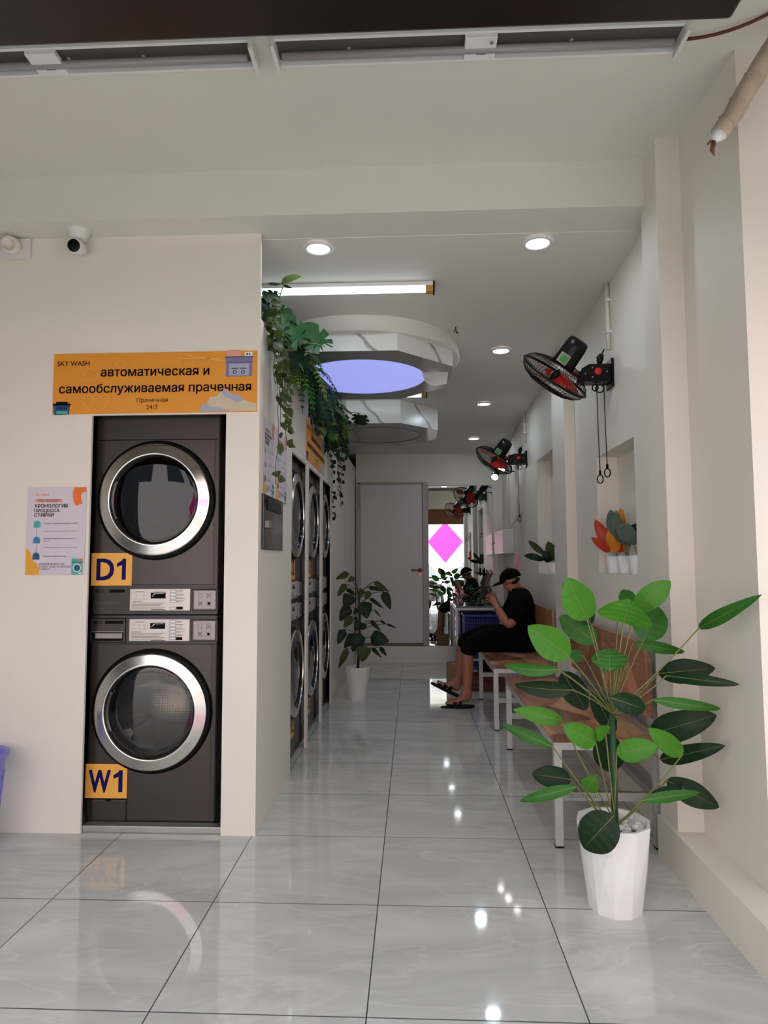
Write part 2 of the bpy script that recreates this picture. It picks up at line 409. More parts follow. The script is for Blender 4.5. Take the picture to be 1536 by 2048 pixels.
def leaf(mb, B, T, wdt, m, face=None, bow=0.12, fold=0.25, prof='oblong', n=9, mid=None, twist=0.0, crease=0.0):
    B, T = Vector(B), Vector(T); a = T-B; L = a.length
    if L < 1e-5: return
    a /= L; v = Vector(face) if face is not None else (EYE-(B+T)/2).normalized()
    s_ = a.cross(v)
    if s_.length < 1e-4: s_ = a.cross(Vector((0.3, 0.2, 1)))
    s_.normalize(); nn = s_.cross(a).normalized()
    if twist: s_, nn = s_*math.cos(twist)+nn*math.sin(twist), nn*math.cos(twist)-s_*math.sin(twist)
    rows = []; cs = []
    for i in range(n+1):
        t = i/n
        if prof == 'heart': pw = (math.sin(PI*min(1, t**0.55))**0.75)*(1.0 if t < 1 else 0)
        elif prof == 'lance': pw = math.sin(PI*t**0.9)**0.9
        else: pw = math.sin(PI*t**0.85)**0.62
        if i == 0: pw = 0.06
        if i == n: pw = 0.03
        c = B + a*(L*t) + nn*(bow*L*4*t*(1-t)*0.5) - nn*(bow*L*0.35*t*t)
        rip = 1+0.035*math.sin(t*8+L*50)
        rows.append([mb.V(c + s_*(wdt/2*pw*u*rip) + nn*(fold*abs(u)*wdt/2*pw*(0.8 if abs(u) > 0.9 else 0.55) + crease*(1 if (i+(1 if abs(u) < 0.9 else 0)) % 4 < 2 else -1)*(abs(u) > 0.1)*(0 < i < n))) for u in (-1, -0.55, 0, 0.55, 1)])
        cs.append(c + nn*(-0.0004))
    for r0, r1 in zip(rows, rows[1:]):
        for k in range(4): mb.face([r0[k], r0[k+1], r1[k+1], r1[k]], m, True)
    if mid is not None:
        mb.tube(cs, 0.0016, mid, 4, cap=False, rs=[0.0022*(1-0.8*i/n) for i in range(n+1)])
def curve_pts(a, b, sag, n=6, up=(0, 0, 1)):
    a, b, up = Vector(a), Vector(b), Vector(up)
    return [a.lerp(b, i/n) + up*(sag*4*(i/n)*(1-i/n)) for i in range(n+1)]

# ================================================================== THE SETTING
def cz(y): return 2.84 - 0.0455*(y-3.1)
WX, PX_, LX, BY = 1.12, 1.05, -0.728, 8.37
struct('floor', MB().box(-3.2, 2.6, -2.6, 10.0, -0.05, 0.0), M_FLOOR, 'glossy grey marble tile floor', 'floor')
struct('floor_outside', MB().box(-40, 40, -60, 0.9, -0.2, -0.06), M_CONC, 'street pavement outside', 'pavement')
b = MB()
b.box(-3.2, -1.542, 3.1, 3.115, 0, 2.84).box(-0.888, LX, 3.1, 3.115, 0, 2.84).box(-1.542, -0.888, 3.1, 3.115, 1.953, 2.84)
struct('wall_front', b, M_WALL, 'white wall holding the first washer recess', 'wall')
b = MB()
bays = [(3.96, 4.54), (4.62, 5.25), (5.335, 5.91)]
b.box(LX-0.014, LX, 3.115, 3.96, 0, 2.42)
b.box(LX-0.014, LX, 4.54, 4.62, 0, 1.91).box(LX-0.014, LX, 5.25, 5.335, 0, 1.91)
b.box(LX-0.014, LX, 5.91, 7.05, 0, 2.42).box(LX-0.014, LX, 7.11, 8.37, 0, 2.42).box(LX-0.014, LX, 7.05, 7.11, 1.83, 2.42)
b.box(LX-0.014, LX, 3.96, 5.91, 1.91, 2.42)
b.box(-1.75, LX-0.014, 3.115, 8.37, 2.38, 2.42)
struct('wall_left', b, M_WALL, 'white partition with the three washer bays', 'wall')
b = MB(); b.box(LX-0.05, LX-0.02, 7.0, 7.16, 0, 1.85)
struct('trim_1', b, M_PINKP, 'narrow salmon door edge in the partition', 'trim')
struct('wall_backroom', MB().box(-2.4, -2.3, 3.16, 10.0, 0, 2.9).box(-2.4, -0.75, 10.0, 10.1, 0, 2.9), M_DARK, 'back room wall with the shade put into its colour', 'wall')  # near-black colour stands for the unlit depth behind the partition
b = MB()
def niche_wall(y0, y1, n0, n1, z0, z1):
    b.box(WX, WX+0.28, y0, n0, 0, 3.06).box(WX, WX+0.28, n1, y1, 0, 3.06)
    b.box(WX, WX+0.28, n0, n1, 0, z0).box(WX, WX+0.28, n0, n1, z1, 3.06).box(WX+0.125, WX+0.28, n0, n1, z0, z1)
niche_wall(2.98, 4.6, 3.385, 4.075, 1.172, 1.872)
niche_wall(5.0, 8.45, 5.28, 6.02, 1.135, 2.14)
b.box(PX_, WX+0.28, 2.79, 2.98, 0, 3.06).box(PX_, WX+0.28, 4.6, 5.0, 0, 3.06)
b.box(1.153, 1.4, 2.29, 2.79, 0, 3.06).box(1.4, 2.6, 2.29, 2.36, 0, 3.06)
struct('wall_right', b, M_WALL, 'white right wall with niches and pilasters', 'wall')
struct('baseboard_right', MB().box(1.035, 2.6, 1.3, 2.98, 0, 0.165), M_WALL, 'low white kerb along the right wall', 'kerb')
b = MB(); b.box(-0.72, 1.3, BY, BY+0.08, 0, 2.9)
struct('wall_back', b, M_WALL, 'white back wall', 'wall')
struct('trim_2', MB().box(-0.72, 0.50, 8.29, BY, 0, 0.195), M_WALL, 'white step under the back door', 'step')
b = MB()
vs = [(-2.4, 3.16), (1.4, 3.16), (1.4, 10.0), (-2.4, 10.0)]
lo = [b.V((x, y, cz(y))) for x, y in vs]; hi = [b.V((x, y, cz(y)+0.1)) for x, y in vs]
b.face(lo); b.face(hi)
for k in range(4): b.face([lo[k], lo[(k+1) % 4], hi[(k+1) % 4], hi[k]])
struct('ceiling', b, M_CEIL, 'white corridor ceiling', 'ceiling')
struct('ceiling_porch', MB().box(-3.4, 2.8, 0.95, 2.935, 3.06, 3.12), M_CEIL, 'white porch ceiling', 'ceiling')
struct('trim_3', MB().box(-3.2, 1.4, 2.935, 3.16, 2.84, 3.12), M_CEIL, 'white ceiling beam over the opening', 'beam')
struct('trim_4', MB().box(-3.2, 1.03, 1.25, 2.06, 2.975, 3.055, bev=0.012), M_BROWN, 'dark brown roller shutter box', 'trim')
struct('roof', MB().box(-3.4, 2.8, 0.95, 10.2, 3.2, 3.3), M_DARK, 'unseen roof slab added to keep the sun out', 'roof')  # out of view, added to block the sun over the shop
struct('wall_street', MB().box(-3.3, 2.7, 0.86, 0.94, 2.58, 3.2), M_CEIL, 'white lintel along the street edge of the porch', 'lintel')
struct('wall_pier', MB().box(-3.3, -2.62, 0.25, 0.85, 0, 3.2), M_BUILD2, 'unseen grey pier added to darken the door glass reflections', 'pier')  # out of view, added so the left of the door glass reflects dark
struct('wall_outer', MB().box(-3.3, -3.2, 0.9, 10.1, 0, 3.2).box(2.6, 2.7, 0.9, 10.1, 0, 3.2).box(-3.3, 2.7, 10.1, 10.2, 0, 3.2), M_WALL, 'unseen outer walls added to keep the sun out', 'wall')  # out of view, added to close the shell against sunlight

# back door (structure) with its own hinged leaf and handle
d = thing('door_1', 'pale grey flush back door', 'door', (-0.265, BY-0.03, 0.2)); d['kind'] = 'structure'
MB().box(-0.40, 0.385, 0, 0.03, 0.03, 2.01, bev=0.003).build('door_leaf', M_DOOR, d)
MB().box(-0.40, 0.40, -0.006, 0.03, 0.0, 0.028).build('sill', M_BTRIM, d)
MB().box(0.388, 0.452, -0.02, 0.03, 0, 2.03).box(-0.43, -0.403, -0.012, 0.03, 0, 2.03).box(-0.43, 0.452, -0.012, 0.03, 2.012, 2.035).build('frame', mat('grey door frame', (168, 160, 156), 0.4), d)
b = MB(); b.lathe([(0.028, 0), (0.028, 0.008), (0.012, 0.012), (0.012, 0.045)], seg=16, o=(0.345, 0, 0.93), ax=(0, -1, 0))
b.tube([(0.345, -0.045, 0.93), (0.30, -0.05, 0.93), (0.24, -0.047, 0.932)], 0.011, seg=8); b.ball((0.345, -0.045, 0.93), 0.016); b.box(0.335, 0.36, -0.006, 0, 0.87, 0.90)
b.build('handle', M_BRASS, d)
for zz in (0.25, 1.72): MB().tube([(-0.405, -0.012, zz), (-0.405, -0.012, zz+0.09)], 0.008).build('hinge', M_STEEL, d)

# ================================================================== MACHINES
def front_with_hole(mb, x0, x1, z0, z1, cx, cz_, r, m, y=0.0, seg=64):
    h = min(cx-x0, x1-cx, cz_-z0, z1-cz_)
    ring, sq = [], []
    for k in range(seg):
        a = 2*PI*k/seg; c, s_ = math.cos(a), math.sin(a); q = h/max(abs(c), abs(s_))
        ring.append(mb.V((cx+r*c, y, cz_+r*s_))); sq.append(mb.V((cx+q*c, y, cz_+q*s_)))
    for k in range(seg): mb.face([ring[k], ring[(k+1) % seg], sq[(k+1) % seg], sq[k]], m)
    for a0, a1, c0, c1 in ((x0, x1, z0, cz_-h), (x0, x1, cz_+h, z1), (x0, cx-h, cz_-h, cz_+h), (cx+h, x1, cz_-h, cz_+h)):
        if a1-a0 > 1e-4 and c1-c0 > 1e-4: rect(mb, a0, a1, c0, c1, y, m)
def shell(mb, x0, x1, z0, z1, dep, m):
    r = 0.016
    for q in ([(x0, r, z0), (x0, dep, z0), (x0, dep, z1), (x0, r, z1)], [(x1, r, z0), (x1, dep, z0), (x1, dep, z1), (x1, r, z1)],
              [(x0, r, z1), (x0+r, 0, z1), (x1-r, 0, z1), (x1, r, z1), (x1, dep, z1), (x0, dep, z1)], [(x0, r, z0), (x0+r, 0, z0), (x1-r, 0, z0), (x1, r, z0), (x1, dep, z0), (x0, dep, z0)],
              [(x0, dep, z0), (x1, dep, z0), (x1, dep, z1), (x0, dep, z1)]): mb.poly(q, m)
    for xe, sg in ((x0, 1), (x1, -1)):       # rounded vertical front edges
        cs = [(xe+sg*r*(1-math.cos(a)), r*(1-math.sin(a))) for a in [PI/2*k/5 for k in range(6)]]
        va = [mb.V((x, y, z0)) for x, y in cs]; vb = [mb.V((x, y, z1)) for x, y in cs]
        for k in range(5): mb.face([va[k], va[k+1], vb[k+1], vb[k]], m, True)
def brand_mark(p, x, z):
    b = MB(); annulus(b, x, z, 0.0055, 0.0085, -0.0022, M_INK); disc(b, x, z, 0.0045, -0.002, M_INK, 14); b.build('brand_badge', M_INK, p)
    text(p, 'LG', x+0.012, x+0.033, z-0.006, M_INK, y=-0.0022, bold=0.012, name='brand_lettering')
def machine_door(root, zc, glass, dryer):
    d = bpy.data.objects.new('door', None); C.objects.link(d); d.parent = root; d.location = (0, 0, zc)
    MB().lathe([(0.268, 0.022), (0.278, 0.022), (0.287, 0.016), (0.293, 0.004), (0.292, 0.001)], seg=72, ax=(0, -1, 0)).build('gasket', M_RUBBER, d)
    MB().lathe([(0.2725, 0.006), (0.2725, 0.028), (0.272, 0.0315), (0.270, 0.034), (0.267, 0.0350), (0.262, 0.0358), (0.226, 0.0432), (0.2215, 0.0440), (0.2185, 0.0434), (0.216, 0.041), (0.215, 0.036), (0.2145, 0.016)], seg=96, ax=(0, -1, 0)).build('door_ring', M_CHROME, d)
    MB().lathe([(0.2148, 0.034), (0.210, 0.030), (0.200, 0.006), (0.186, -0.010), (0.176, -0.014)], seg=72, ax=(0, -1, 0)).build('inner_bezel', mat('glossy black bezel', (12, 12, 12), 0.1), d)
    # bowl-shaped pane
    prof = [(0.209*math.sin(t), 0.022+0.0045*math.cos(t)) for t in [PI/2*(1-k/10) for k in range(11)]]
    MB().lathe(prof, seg=64, ax=(0, -1, 0)).build('door_glass', glass, d)
    MB().tube([(-0.205*math.cos(a), -0.028, 0.205*math.sin(a)) for a in [R(-28+56*k/14) for k in range(15)]], 0.011, seg=8).build('door_handle', mat('dark chrome grip', (70, 68, 66), 0.12, metal=0.9), d)
    b = MB(); b.lathe([(0.176, -0.014), (0.19, -0.05), (0.235, -0.07), (0.245, -0.42), (0.0, -0.44)], seg=56, ax=(0, -1, 0))
    dr = b.build('drum', M_DRUM if not dryer else mat('dark dryer drum', (70, 68, 66), 0.35, metal=0.7), d)
    for k in range(3):
        a = R(100+120*k); c = Vector((math.cos(a), 0, math.sin(a)))
        b = MB(); t = Vector((-math.sin(a), 0, math.cos(a)))
        lo_ = [b.V(c*0.245+t*0.05*s1+Vector((0, yy, 0))) for yy in (0.08, 0.40) for s1 in (-1, 1)]
        hi_ = [b.V(c*0.185+t*0.012*s1+Vector((0, yy, 0))) for yy in (0.11, 0.38) for s1 in (-1, 1)]
        b.face([lo_[0], lo_[1], hi_[1], hi_[0]]); b.face([lo_[2], lo_[3], hi_[3], hi_[2]]); b.face([lo_[0], lo_[2], hi_[2], hi_[0]]); b.face([lo_[1], lo_[3], hi_[3], hi_[1]]); b.face(hi_)
        b.build('drum_paddle', M_COIN, d)
    return d
def control_strip(root, z0, z1, washer):
    "recessed control strip: silver plate, display, buttons, coin plate"
    zc = (z0+z1)/2
    c = MB().box(-0.119, 0.176, -0.006, 0.004, zc-0.0525, zc+0.0525, bev=0.003).build('control_plate', M_PLATE, root)
    y = -0.0066
    b = MB(); rect(b, -0.016, 0.057, zc+0.006, zc+0.034, y, M_INK)
    b.poly([(-0.010, y-0.0004, zc+0.014), (-0.008, y-0.0004, zc+0.014), (0.006, y-0.0004, zc+0.028), (0.050, y-0.0004, zc+0.030), (0.050, y-0.0004, zc+0.032), (0.002, y-0.0004, zc+0.030)], M_PAPERW)
    b.build('display', M_INK, c)
    nb = 6 if washer else 4
    b = MB()
    for k in range(nb+(0 if washer else 1)):
        zz = zc+0.040-0.016*k if k < (5 if washer else 4) else zc-0.040
        rect(b, 0.078, 0.110, zz-0.006, zz+0.006, y, M_INK); rect(b, 0.080, 0.108, zz-0.0045, zz+0.0045, y-0.0006, M_PAPERW)
        if k == nb+(0 if washer else 1)-1: rect(b, 0.111, 0.142, zz-0.007, zz+0.007, y, M_INK)
        else:
            rect(b, 0.112, 0.112+0.028+0.006*(k % 2), zz+0.001, zz+0.0032, y, M_INKG); rect(b, 0.112, 0.112+0.022+0.01*(k % 3), zz-0.004, zz-0.002, y, M_INKG)
    b.build('button_row', M_PAPERW, c)
    b = MB()
    for (x0, x1, w0, w1) in ((-0.108, -0.030, zc+0.001, zc+0.036),):
        for q in ((x0, x1, w0, w0+0.0008), (x0, x1, w1-0.0008, w1), (x0, x0+0.0008, w0, w1), (x1-0.0008, x1, w0, w1)): rect(b, *q, y, M_INKG)
        n_ic = 3 if washer else 2
        for k in range(n_ic):
            xx = x0+(x1-x0)*(k+0.5)/n_ic
            annulus(b, xx, (w0+w1)/2+0.003, 0.0035, 0.0048, y, M_INKG, R(-60), R(210), 14); rect(b, xx-0.005, xx+0.005, w0+0.005, w0+0.007, y, M_INKG)
    rect(b, -0.090, -0.048, zc+0.038, zc+0.0402, y, M_INKG); rect(b, -0.005, 0.05, zc+0.037, zc+0.039, y, M_INKG)
    rect(b, -0.108, -0.06, zc-0.0105, zc-0.0075, y, M_INKG)
    for k in range(5):
        zz = zc-0.017-0.0068*k; rect(b, -0.108, 0.055-0.012*((k*7) % 3), zz, zz+0.0022, y, M_INKG)
    rect(b, -0.012, 0.057, zc-0.049, zc-0.0465, y, M_INK)
    b.build('printed_legend', M_INKG, c)
    MB().box(0.184, 0.312, -0.004, 0.004, zc-0.055, zc+0.051, bev=0.004).build('coin_frame', M_BODY2, root)
    p = MB().box(0.194, 0.303, -0.011, -0.003, zc-0.047, zc+0.046, bev=0.004).build('coin_plate', M_COIN, root)
    b = MB(); yy = -0.0116
    for cx_, cz_, kind in ((0.228, 0.020, 0), (0.270, 0.020, 1), (0.228, -0.018, 2), (0.270, -0.018, 3)):
        q = zc+cz_; s_ = 0.012
        if kind in (0, 1):
            for r_ in ((cx_-s_*0.8, cx_+s_*0.8, q-s_, q-s_+0.0012), (cx_-s_*0.8, cx_+s_*0.8, q+s_-0.0012, q+s_), (cx_-s_*0.8, cx_-s_*0.8+0.0012, q-s_, q+s_), (cx_+s_*0.8-0.0012, cx_+s_*0.8, q-s_, q+s_)): rect(b, *r_, yy, M_INKG)
        if kind in (1, 2, 3):
            for sg in (-1, 1): b.poly([(cx_-s_, yy-0.0002, q-sg*s_), (cx_-s_+0.0018, yy-0.0002, q-sg*s_), (cx_+s_, yy-0.0002, q+sg*s_), (cx_+s_-0.0018, yy-0.0002, q+sg*s_)], M_INK)
        if kind == 2: annulus(b, cx_, q, 0.006, 0.0075, yy, M_INK, seg=16)
        if kind == 3: disc(b, cx_, q, 0.007, yy, M_INK, 12)
    b.build('warning_icons', M_INK, p)
def number_sticker(root, code, z0, dx=0.0):
    p = MB().box(-0.314+dx, -0.113+dx, -0.0022, 0.0, z0, z0+0.157).build('number_sticker', M_STICK, root)
    wd = 0.150 if code[0] == 'D' else 0.168
    xa = -0.2135-wd/2+dx; xb = -0.2135+wd/2+dx
    if code[1] == '1':
        text(p, code[0], xa, xb-0.062, z0+0.028, M_NAVY, y=-0.003, bold=0.028, name='sticker_letter', h=0.100)
        b = MB(); q = z0+0.028; b.poly([(xb-0.004, -0.003, q), (xb-0.004, -0.003, q+0.102), (xb-0.020, -0.003, q+0.102), (xb-0.028, -0.003, q+0.091), (xb-0.049, -0.003, q+0.079), (xb-0.049, -0.003, q+0.061), (xb-0.024, -0.003, q+0.071), (xb-0.024, -0.003, q)])
        b.build('sticker_digit', M_NAVY, p)
    else: text(p, code, xa, xb, z0+0.028, M_NAVY, y=-0.003, bold=0.024, name='sticker_code', h=0.100)
def make_washer(code, label, loc, rz, dz=0.0):
    t = thing('washing_machine', label, 'washing machine', loc, rz, 'washing machines built into the walls')
    b = MB(); shell(b, -0.314, 0.314, 0.012, 0.990, 0.60, M_BODY)
    front_with_hole(b, -0.298, 0.298, 0.012, 0.853, 0, 0.540, 0.262, M_BODY)
    rect(b, -0.298, 0.298, 0.855, 0.990, 0.0, M_BODY2); rect(b, -0.298, 0.298, 0.853, 0.855, 0.006, M_INK)
    rect(b, 0.286, 0.298, 0.012, 0.853, -0.0006, M_BODY2); rect(b, 0.2845, 0.286, 0.012, 0.853, -0.0006, M_INK)
    b.build('cabinet', M_BODY, t, fix=True)
    machine_door(t, 0.540, G_WASH, False)
    control_strip(t, 0.856, 0.986, True)
    dw = MB().box(-0.310, -0.138, -0.007, 0.004, 0.862, 0.977, bev=0.004).build('detergent_drawer', M_BODY, t)
    b = MB(); rect(b, -0.300, -0.146, 0.870, 0.914, -0.0076, M_INK); rect(b, -0.300, -0.146, 0.911, 0.915, -0.0082, M_COIN); b.box(-0.282, -0.150, -0.011, -0.007, 0.882, 0.906, M_COIN); b.build('drawer_handle', M_COIN, dw)
    brand_mark_z(t, -0.283, 0.958, -0.0076); 
    b = MB(); rect(b, -0.236, -0.146, 0.951, 0.965, -0.0077, M_INK); b.build('model_plate', M_INK, t)
    b = MB(); rect(b, -0.2875, -0.1125, 0.0195, 0.1295, -0.0008, M_INK); b.build('hatch_gap', M_INK, t)
    b = MB(); rect(b, -0.3115, -0.1355, 0.8600, 0.9790, -0.0008, M_INK); b.build('drawer_gap', M_INK, t)
    h = MB().box(-0.285, -0.115, -0.003, 0.002, 0.022, 0.127, bev=0.006).build('filter_hatch', M_BODY2, t)
    MB().box(-0.212, -0.188, -0.006, -0.002, 0.118, 0.126, bev=0.001).build('hatch_latch', M_INK, h)
    number_sticker(t, code, 0.133, dz)
    return t
def brand_mark_z(p, x, z, y):
    b = MB(); annulus(b, x, z, 0.0052, 0.0085, y, M_INK); disc(b, x, z, 0.0035, y, M_INK, 12); b.build('brand_badge', M_INK, p)
    text(p, 'LG', x+0.012, x+0.034, z-0.007, M_INK, y=y, bold=0.014, name='brand_lettering')
def make_dryer(code, label, loc, rz, dz=0.0):
    t = thing('tumble_dryer', label, 'tumble dryer', loc, rz, 'tumble dryers stacked on the washers')
    b = MB(); shell(b, -0.314, 0.314, 0.0, 1.01, 0.60, M_BODY)      # z measured from the dryer's own base
    front_with_hole(b, -0.298, 0.298, 0.143, 0.848, 0, 0.553, 0.262, M_BODY)
    rect(b, -0.298, 0.298, 0.0, 0.141, 0.0, M_BODY2); rect(b, -0.298, 0.298, 0.141, 0.143, 0.006, M_INK)
    rect(b, -0.298, 0.298, 0.852, 1.01, 0.0, M_BODY); rect(b, -0.298, 0.298, 0.848, 0.852, 0.008, M_INK)
    rect(b, 0.286, 0.298, 0.143, 0.848, -0.0006, M_BODY2); rect(b, 0.2845, 0.286, 0.143, 0.848, -0.0006, M_INK)
    b.build('cabinet', M_BODY, t)
    machine_door(t, 0.553, G_DRY, True)
    control_strip(t, 0.004, 0.136, False)
    brand_mark_z(t, -0.283, 0.112, -0.0014)
    b = MB(); rect(b, -0.222, -0.146, 0.104, 0.119, -0.0014, M_INK); rect(b, -0.29, -0.150, 0.054, 0.0555, -0.0014, M_INKG); b.build('model_plate', M_INK, t)
    number_sticker(t, code, 0.138, dz)
    return t
MX = -1.249
make_washer('W1', 'washing machine below the orange banner, amber sticker reading W1', (MX, 3.18, 0.0), 0)
make_dryer('D1', 'tumble dryer directly below the orange banner, amber sticker reading D1', (MX, 3.18, 0.996), 0)
struct('trim_5', MB().box(-1.542, -0.888, 3.116, 3.17, 0, 0.030, bev=0.003), M_STEEL, 'galvanised sill under the first washer', 'trim')
place = ('nearest of the three along the corridor', 'middle one of the three along the corridor', 'farthest of the three along the corridor')
for k, yc in enumerate((4.262, 4.940, 5.618)):
    make_washer('W%d' % (k+2), 'dark washing machine in the corridor wall, '+place[k], (LX-0.050, yc, 0.0), PI/2, 0.20)
    make_dryer('D%d' % (k+2), 'dark tumble dryer in the corridor wall, '+place[k], (LX-0.050, yc, 0.992), PI/2, 0.20)

# ================================================================== SIGNS AND POSTERS
def banner(loc, rz, wd, label):
    t = thing('banner_sign', label, 'sign', loc, rz, 'orange laundry banners')
    k = wd/0.995; H = 0.297*k
    q = MB().box(-wd/2, wd/2, 0.0, 0.004, -H/2, H/2).build('sign_board', M_ORANGE, t)
    U = 0.000783*k
    X = lambda cx: (cx-855)*U
    Z = lambda cy: (240-cy)*U
    y = -0.0006
    text(q, 'автоматическая и', X(518), X(1197), Z(197), M_INK, y=-0.0016, bold=0.018)
    text(q, 'самообслуживаемая прачечная', X(258), X(1457), Z(299), M_INK, y=-0.0016, bold=0.018)
    text(q, 'Прачечная', X(748), X(942), Z(362), M_INK, y=-0.0016)
    text(q, '24/7', X(808), X(880), Z(407), M_INK, y=-0.0016)
    text(q, 'SKY WASH', X(243), X(446), Z(127), M_INK, y=-0.0016, bold=0.006)
    b = MB()
    for cx, cy, r in ((452, 185, 42), (490, 340, 75), (1050, 110, 50), (640, 120, 26), (440, 350, 38)): annulus(b, X(cx), Z(cy), (r-2)*U, r*U, y, M_ORPALE)
    for p0, p1 in (((1060, 72), (1300, 112)), ((1010, 90), (1270, 95))):
        b.poly([(X(p0[0]), y, Z(p0[1])), (X(p1[0]), y, Z(p1[1])), (X(p1[0]), y, Z(p1[1]+4)), (X(p0[0]), y, Z(p0[1]+4))], M_ORPALE)
    b.build('line_pattern', M_ORPALE, q)
    b = MB()      # laundromat drawing, upper right
    rect(b, X(1302), X(1390), Z(96), Z(46), y, M_PINKP); rect(b, X(1297), X(1465), Z(122), Z(88), y-0.0003, M_LILAC)
    rect(b, X(1300), X(1462), Z(210), Z(120), y-0.0003, M_LILAC); rect(b, X(1318), X(1442), Z(204), Z(130), y-0.0006, M_BLUEG)
    rect(b, X(1294), X(1467), Z(92), Z(84), y-0.0008, M_TEAL3)
    for cx in (1354, 1405):
        annulus(b, X(cx), Z(183), 8*U, 12*U, y-0.0009, M_INK); rect(b, X(cx-20), X(cx+20), Z(164), Z(156), y-0.0009, M_INKG)
    rect(b, X(1415), X(1462), Z(88), Z(58), y-0.0003, M_PAPERW); disc(b, X(1430), Z(72), 6*U, y-0.0006, M_INK, 10); rect(b, X(1442), X(1448), Z(80), Z(64), y-0.0006, M_INK)
    b.build('shop_drawing', M_LILAC, q)
    b = MB()      # basket drawing, lower left
    b.poly([(X(224), y, Z(372)), (X(332), y, Z(364)), (X(324), y, Z(432)), (X(230), y, Z(436))], M_TEAL3)
    rect(b, X(222), X(334), Z(376), Z(364), y-0.0004, M_INK); rect(b, X(242), X(316), Z(364), Z(352), y-0.0004, M_INK)
    for k_ in range(6): rect(b, X(246+12*k_), X(252+12*k_), Z(404), Z(382), y-0.0005, M_NAVY)
    rect(b, X(246), X(316), Z(428), Z(410), y-0.0005, M_TEAL1)
    b.build('basket_drawing', M_TEAL3, q)
    b = MB()      # cloud, lower right
    pts = [(1142, 425), (1150, 385), (1185, 370), (1205, 335), (1245, 330), (1270, 300), (1305, 290), (1340, 320), (1385, 325), (1415, 355), (1450, 370), (1487, 378), (1487, 422)]
    b.poly([(X(px), y, Z(py)) for px, py in pts], M_CLOUD)
    b.poly([(X(px), y-0.0004, Z(py)) for px, py in ((1270, 300), (1305, 290), (1340, 320), (1385, 325), (1415, 355), (1370, 372), (1330, 350), (1290, 330))], M_BLUEG)
    b.poly([(X(px), y-0.0004, Z(py)) for px, py in ((1142, 425), (1150, 385), (1185, 370), (1205, 395), (1260, 400), (1330, 424))], M_BLUEG)
    b.build('cloud_drawing', M_CLOUD, q)
    return t
banner((-1.2385, 3.094, 2.108), 0, 0.995, 'wide orange laundry banner with black lettering on the front wall above the dryer')
banner((LX+0.004, 4.935, 2.085), PI/2, 0.93, 'orange laundry banner on the corridor wall below the hanging plants')

